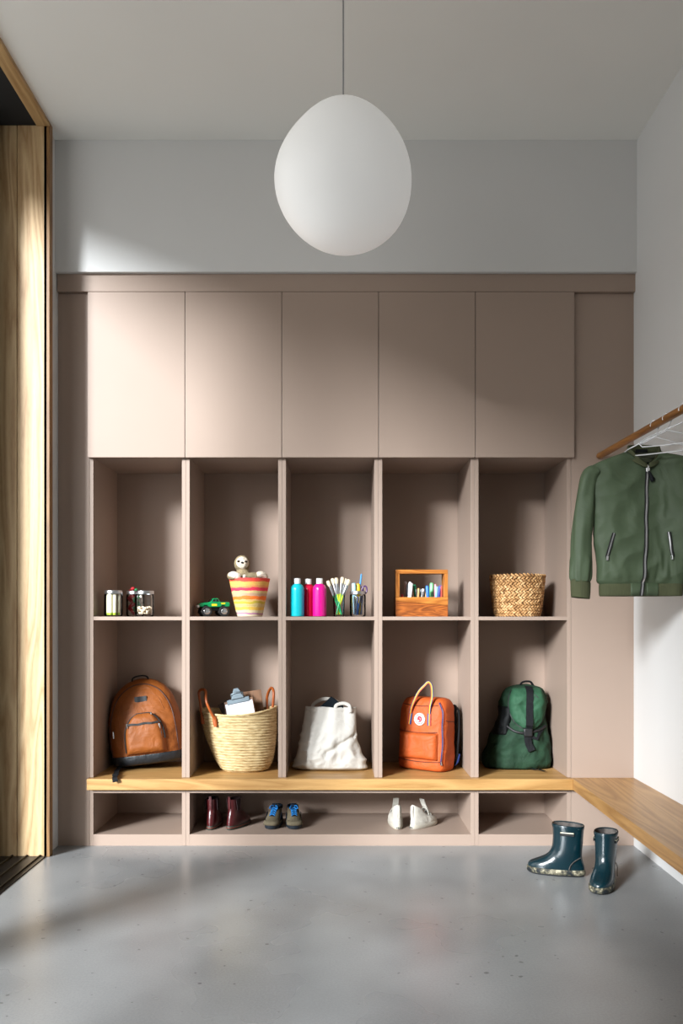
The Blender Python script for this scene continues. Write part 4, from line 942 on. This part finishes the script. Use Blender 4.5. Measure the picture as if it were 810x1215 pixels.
def sneaker(loc, yaw, label):
    t = thing('sneaker', label, 'shoe', loc, (0, 0, R(yaw)), 'white sneakers')
    sole([(0, -.080, .082, .028), (.003, -.083, .086, .031), (.016, -.083, .086, .032), (.020, -.081, .083, .031)]).build('outsole', plain('off_white_sole', (172, 167, 154), .5), t, smooth=True)
    MB().rings([fring(z, a, b, w, s, 2.4) for z, a, b, w, s in dense([(.018, -.080, .082, .030, 0), (.030, -.080, .080, .0305, 0), (.042, -.079, .068, .028, 0), (.050, -.078, .048, .0255, 0), (.060, -.076, .028, .0235, -.08), (.078, -.075, .010, .0215, -.22), (.098, -.074, -.006, .020, -.42), (.108, -.074, -.014, .0185, -.5)], 40)], True, False).build('shoe_upper', M['sneaker'], t, smooth='all', solid=.003)
    MB().plate([(p[0] * .86 - .008, p[1] * .8) for p in fring(0, -.075, .03, .024)], .024, .026).build('insole', M['dk_in'], t)
    MB().ribbon(spl([(.052, 0, .048), (.030, 0, .066), (.008, 0, .092), (-.010, 0, .126)], 16), .026, .004, (.6, 0, .8)).build('tongue', M['sneaker'], t, smooth=True)
    for x, z, w in ((.034, .058, .024), (.014, .074, .022)):
        MB().ribbon(spl([(x, -w, z - .020), (x + .002, -w * .6, z), (x, 0, z + .008), (x - .004, w * .6, z + .002), (x - .004, w, z - .018)], 18), .012, .0025, (.3, 0, 1)).build('strap', M['sneaker'], t, smooth=True)
    MB().prism([(-.009, .001), (-.004, 0), (-.006, .008)], -.001, .001).prism([(-.002, .0), (.002, 0), (.003, .008), (-.001, .006)], -.001, .001).prism([(.005, .001), (.010, .002), (.008, .008)], -.001, .001).build('heel_print', plain('dark_print', (56, 58, 58), .7), t, fn=lambda v: Vector((-.0845 + v.y, v.x, v.z + .005 + .0)))
    MB().ribbon([(-.078, 0, .050), (-.080, 0, .080), (-.078, 0, .104)], .014, .002, (-1, 0, 0)).build('heel_tab', M['sneaker'], t)
sneaker((.268, .160, FZ), 94, 'white sneaker seen from the heel, left one of the pair')
sneaker((.392, .140, FZ), 44, 'white sneaker turned right with dark open top, right one of the pair')
# ------------------------------------------------------------------ rod, hangers, jacket
rx = lambda y: 1.152 - .030 * y
RZ = 1.713
t = thing('clothes_rod', 'round brown wooden clothes rod running along the right wall', 'rod', (0, 0, 0))
MB().tube([(rx(y), y, RZ) for y in (-.0005, -.5, -1.0, -1.5, -2.1)], .0142, 20).build('rod', M['rod'], t, smooth=True)
MB().tube([(rx(-1.7), -1.7, RZ), (rx(-1.7) + .02, -1.7, RZ), (WR(-1.7) - .002, -1.7, RZ)], .007, 12).build('bracket', M['steel'], t, smooth=True)
def hanger(y, yaw, tilt, wire, label, half=.185, drop=.098, hook=.032):
    t = thing('wire_hanger', label, 'hanger', (rx(y), y, RZ), (0, R(tilt), R(yaw)), 'wire hangers on the rod')
    r = .0142 + wire
    hk = [(r * math.cos(R(a)), 0, r * math.sin(R(a))) for a in range(200, -41, -16)] + [(.004, 0, -.030), (0, 0, -.036 - hook * .2)]
    MB().tube(hk, wire, 8).build('hook', M['chromew'], t, smooth=True)
    z0 = -.040 - hook * .2
    pts = [(0, 0, z0), (half * .5, 0, z0 - drop * .47), (half - .012, 0, z0 - drop * .93), (half, 0, z0 - drop - .006), (half - .012, 0, z0 - drop - .020), (half * .5, 0, z0 - drop - .022), (0, 0, z0 - drop - .022)]
    allp = pts + [(-x, y_, z) for x, y_, z in reversed(pts[1:-1])]
    MB().tube(allp, wire, 8, loop=True).build('frame', M['chromew'], t, smooth=True)
    return t
M['chromew'] = plain('white_coated_wire', (215, 216, 218), .25, .35)
hanger(-.585, -38, 0, .0025, 'wire hanger nearest the cabinet, carrying the green jacket', half=.158, drop=.072, hook=.02)
hanger(-.82, -36, 0, .0025, 'empty wire hanger nearest the viewer at the edge', half=.150, drop=.050, hook=.02)
hanger(-.69, -37, 0, .0025, 'empty wire hanger crossing in front of the jacket collar', half=.152, drop=.056, hook=.02)
# jacket: local x along the shoulders, y front negative, z absolute height
JX, JY = 1.123, -.60
M['olive'] = fabric('green_nylon', (64, 77, 56), .62, var=.06, wr=9, wrb=.5, weave=1200, bump=.1, spec=.3)
M['olive_rib'] = plain('olive_ribbing', (60, 64, 38), .85, var=.12, scale=300, bump=.6, bscale=600, stretch=(1, 1, .05))
J = thing('bomber_jacket', 'green bomber jacket with silver front zip hanging on the rod', 'jacket', (JX, JY, 0))
def bend(v):
    x, y = v.x, v.y; u0, Rb, tm = .020, .10, R(80)
    if x <= u0: return Vector((x, y, v.z))
    th = min((x - u0) / Rb, tm); X = u0 + Rb * math.sin(th); Y = -Rb * (1 - math.cos(th)); rest = max(0, (x - u0) - Rb * tm)
    X += rest * math.cos(th); Y -= rest * math.sin(th)
    return Vector((X + y * math.sin(th), Y + y * math.cos(th), v.z))
jr = [(1.122, -.012, .150, .034), (1.135, -.012, .158, .042), (1.16, -.012, .164, .048), (1.22, -.010, .170, .046), (1.30, -.008, .175, .044), (1.38, -.004, .182, .043), (1.44, 0, .190, .041), (1.49, 0, .199, .037), (1.525, 0, .206, .031), (1.548, 0, .203, .026), (1.566, 0, .176, .025), (1.588, 0, .124, .028), (1.604, 0, .080, .034), (1.612, 0, .062, .034)]
JB = Bag([(z, cx, 0, w, d, 2.3) for z, cx, w, d in jr], wr=0)
def jdisp(p):
    if p.z < 1.13: return 0
    lo = max(0, min(1, (1.30 - p.z) / .17))
    a = noise.noise(Vector((p.x * 42, 0, p.z * 9))) * .010 * lo * (1 if p.z > 1.14 else .3)
    b_ = (.3 - abs(noise.noise(Vector((p.x * 10 - p.z * 7, 4, p.z * 9 + p.x * 6))))) * .016
    c_ = noise.noise(Vector((p.x * 7, 8, p.z * 5))) * .008
    return a + b_ + c_
JB.disp = jdisp
def neck(v):
    k = max(0, min(1, (v.z - 1.56) / .05)); f = max(0, min(1, -v.y / .028)) * max(0, 1 - abs(v.x) / .085)
    return bend(Vector((v.x, v.y, v.z - .058 * k * f)))
JB.mesh(MB(), 110, 120, top=False).build('torso', M['olive'], J, smooth='all', fn=neck, solid=.002)
hb = Bag([(1.081, -.014, 0, .148, .034, 2.4), (1.086, -.014, 0, .150, .036, 2.4), (1.118, -.013, 0, .152, .038, 2.4), (1.128, -.012, 0, .151, .036, 2.4)], wr=0)
hb.mesh(MB(), 10, 240, top=True).build('hem_ribbing', M['olive_rib'], J, smooth='all', fn=bend)
for a, b_ in ((-.062, -.006), (-.006, .048)):      # smooth placket ends either side of the zip
    rs = [[tuple(hb.front(lerp(a, b_, j / 8), z, .0022)) for j in range(9)] for z in (1.082, 1.10, 1.128)]
    MB().rings(rs, False, False, closed=False).build('placket', M['olive'], J, smooth='all', fn=bend, solid=.0015)
def sleeve(sg):
    pts = [(sg * .172, .002, 1.536), (sg * .194, .002, 1.520), (sg * .209, .001, 1.465), (sg * .217, 0, 1.40), (sg * .228, -.003, 1.28), (sg * .234, -.006, 1.18), (sg * .235, -.008, 1.135)]
    q = spl(pts, 48); n_ = len(q); mb_ = MB()
    rs = []
    for i, p in enumerate(q):
        u = i / (n_ - 1); w = keys([(0, .018), (.05, .028), (.14, .036), (.35, .036), (.7, .038), (.92, .040), (1, .034)], u)[0]; d = .029
        tn = (q[min(i + 1, n_ - 1)] - q[max(i - 1, 0)]).normalized(); sx = tn.cross(Vector((0, 1, 0))).normalized()
        r_ = []
        for j in range(36):
            a = 2 * PI * j / 36
            dd = noise.noise(Vector((p.x * 5 + math.cos(a) * 1.6, math.sin(a) * 1.6, p.z * 7))) * .008 + (noise.noise(Vector((math.cos(a) * 4, math.sin(a) * 4, p.z * 6))) * .009 if u > .75 else 0)
            v = p + sx * (w + dd) * math.cos(a) + Vector((0, 1, 0)) * (d + dd) * math.sin(a); r_.append(tuple(v))
        rs.append(r_)
    s_ = mb_.rings(rs).build('sleeve', M['olive'], J, smooth='all', fn=bend)
    cz = MB(); rs = []
    for z, w in ((1.140, .034), (1.132, .0365), (1.10, .036), (1.078, .034), (1.074, .0325), (1.078, .030), (1.10, .030)):
        rs.append([(sg * .235 + w * math.cos(2 * PI * j / 36), -.008 + .027 * math.sin(2 * PI * j / 36), z - .10 * (w * math.cos(2 * PI * j / 36)) * 1) for j in range(36)])
    cz.rings(rs).build('cuff', M['olive_rib'], s_, smooth='all', fn=bend)
sleeve(-1); sleeve(1)
# collar: ribbed band, open V at the front
rs = []
for i in range(9):
    u = i / 8; r_ = []
    for j in range(41):
        a = R(lerp(-84, 264, j / 40)); fr = max(0, -math.sin(a)) ** 1.6
        w, d = lerp(.070, .058, u), lerp(.046, .036, u)
        z = lerp(1.592 - fr * .046, 1.632 - fr * .070, u) + .012 * max(0, math.sin(a)) * u
        r_.append((w * math.cos(a) * (1 - .25 * fr), d * math.sin(a) + .002 - .004 * fr, z))
    rs.append(r_)
MB().rings(rs, False, False, closed=False).build('collar', M['olive_rib'], J, smooth='all', solid=.005)
MB().rings([[(.052 * math.cos(2 * PI * j / 30), .030 * math.sin(2 * PI * j / 30) + .003, z - .030 * max(0, -math.sin(2 * PI * j / 30))) for j in range(30)] for z in (1.612, 1.596)], True, False).build('lining', plain('dark_olive_lining', (40, 44, 26), .9), J, smooth=True)
MB().box(-.022, .022, .0255, .027, 1.600, 1.625).build('neck_label', M['black_web'], J)
zx = lambda z: lerp(-.024, .001, (z - 1.083) / (1.552 - 1.083)) + .003 * math.sin((z - 1.1) * 14)
def zline(z0, z1, off, n=40): return [bend(JB.front(zx(z), max(z, 1.131), off)) if z > 1.131 else hb.front(zx(z), z, off + .002) for z in [lerp(z0, z1, k / n) for k in range(n + 1)]]
zz = MB().ribbon(zline(1.083, 1.556, .0028), .013, .003, (0, -1, 0)).build('zipper', M['zip_black'], J)
MB().ribbon(zline(1.083, 1.556, .0048), .0055, .0016, (0, -1, 0)).build('zipper_teeth', M['steel'], zz)
p0 = zline(1.545, 1.545, .007)[0]
MB().box(p0.x - .007, p0.x + .007, p0.y - .003, p0.y + .004, p0.z - .016, p0.z + .009).build('zipper_pull', M['chrome'], zz, bevel=.002, smooth=True)
MB().tube([p0 + Vector((.001, -.004, -.012)), p0 + Vector((.007, -.006, -.026)), p0 + Vector((.013, -.006, -.042)), p0 + Vector((.015, -.006, -.050))], [.0025, .005, .008, .0065], 10).build('tassel', M['black_web'], zz, smooth=True)
for sg, pts in ((-1, [(-.124, 1.309), (-.134, 1.272), (-.148, 1.222)]), (1, [(.112, 1.310), (.119, 1.272), (.132, 1.222)])):
    q = spl([(x, 0, z) for x, z in pts], 16)
    l3 = [bend(JB.front(p.x, p.z, .003)) for p in q]; nn = [(bend(JB.front(p.x, p.z, .02)) - bend(JB.front(p.x, p.z, 0))).normalized() for p in q]
    pz = MB().ribbon(l3, .0125, .003, nn).build('pocket_zipper', M['zip_black'], J)
    MB().ribbon([v + n_ * .0018 for v, n_ in zip(l3, nn)], .004, .0016, nn).build('zipper_teeth', M['steel'], pz)
    MB().ribbon([l3[-2] + nn[-1] * .004, l3[-1] + nn[-1] * .005, l3[-1] + nn[-1] * .005 + Vector((sg * .001, 0, -.012))], .009, .003, nn[-3:]).build('zipper_pull', M['chrome'], pz, bevel=.001)
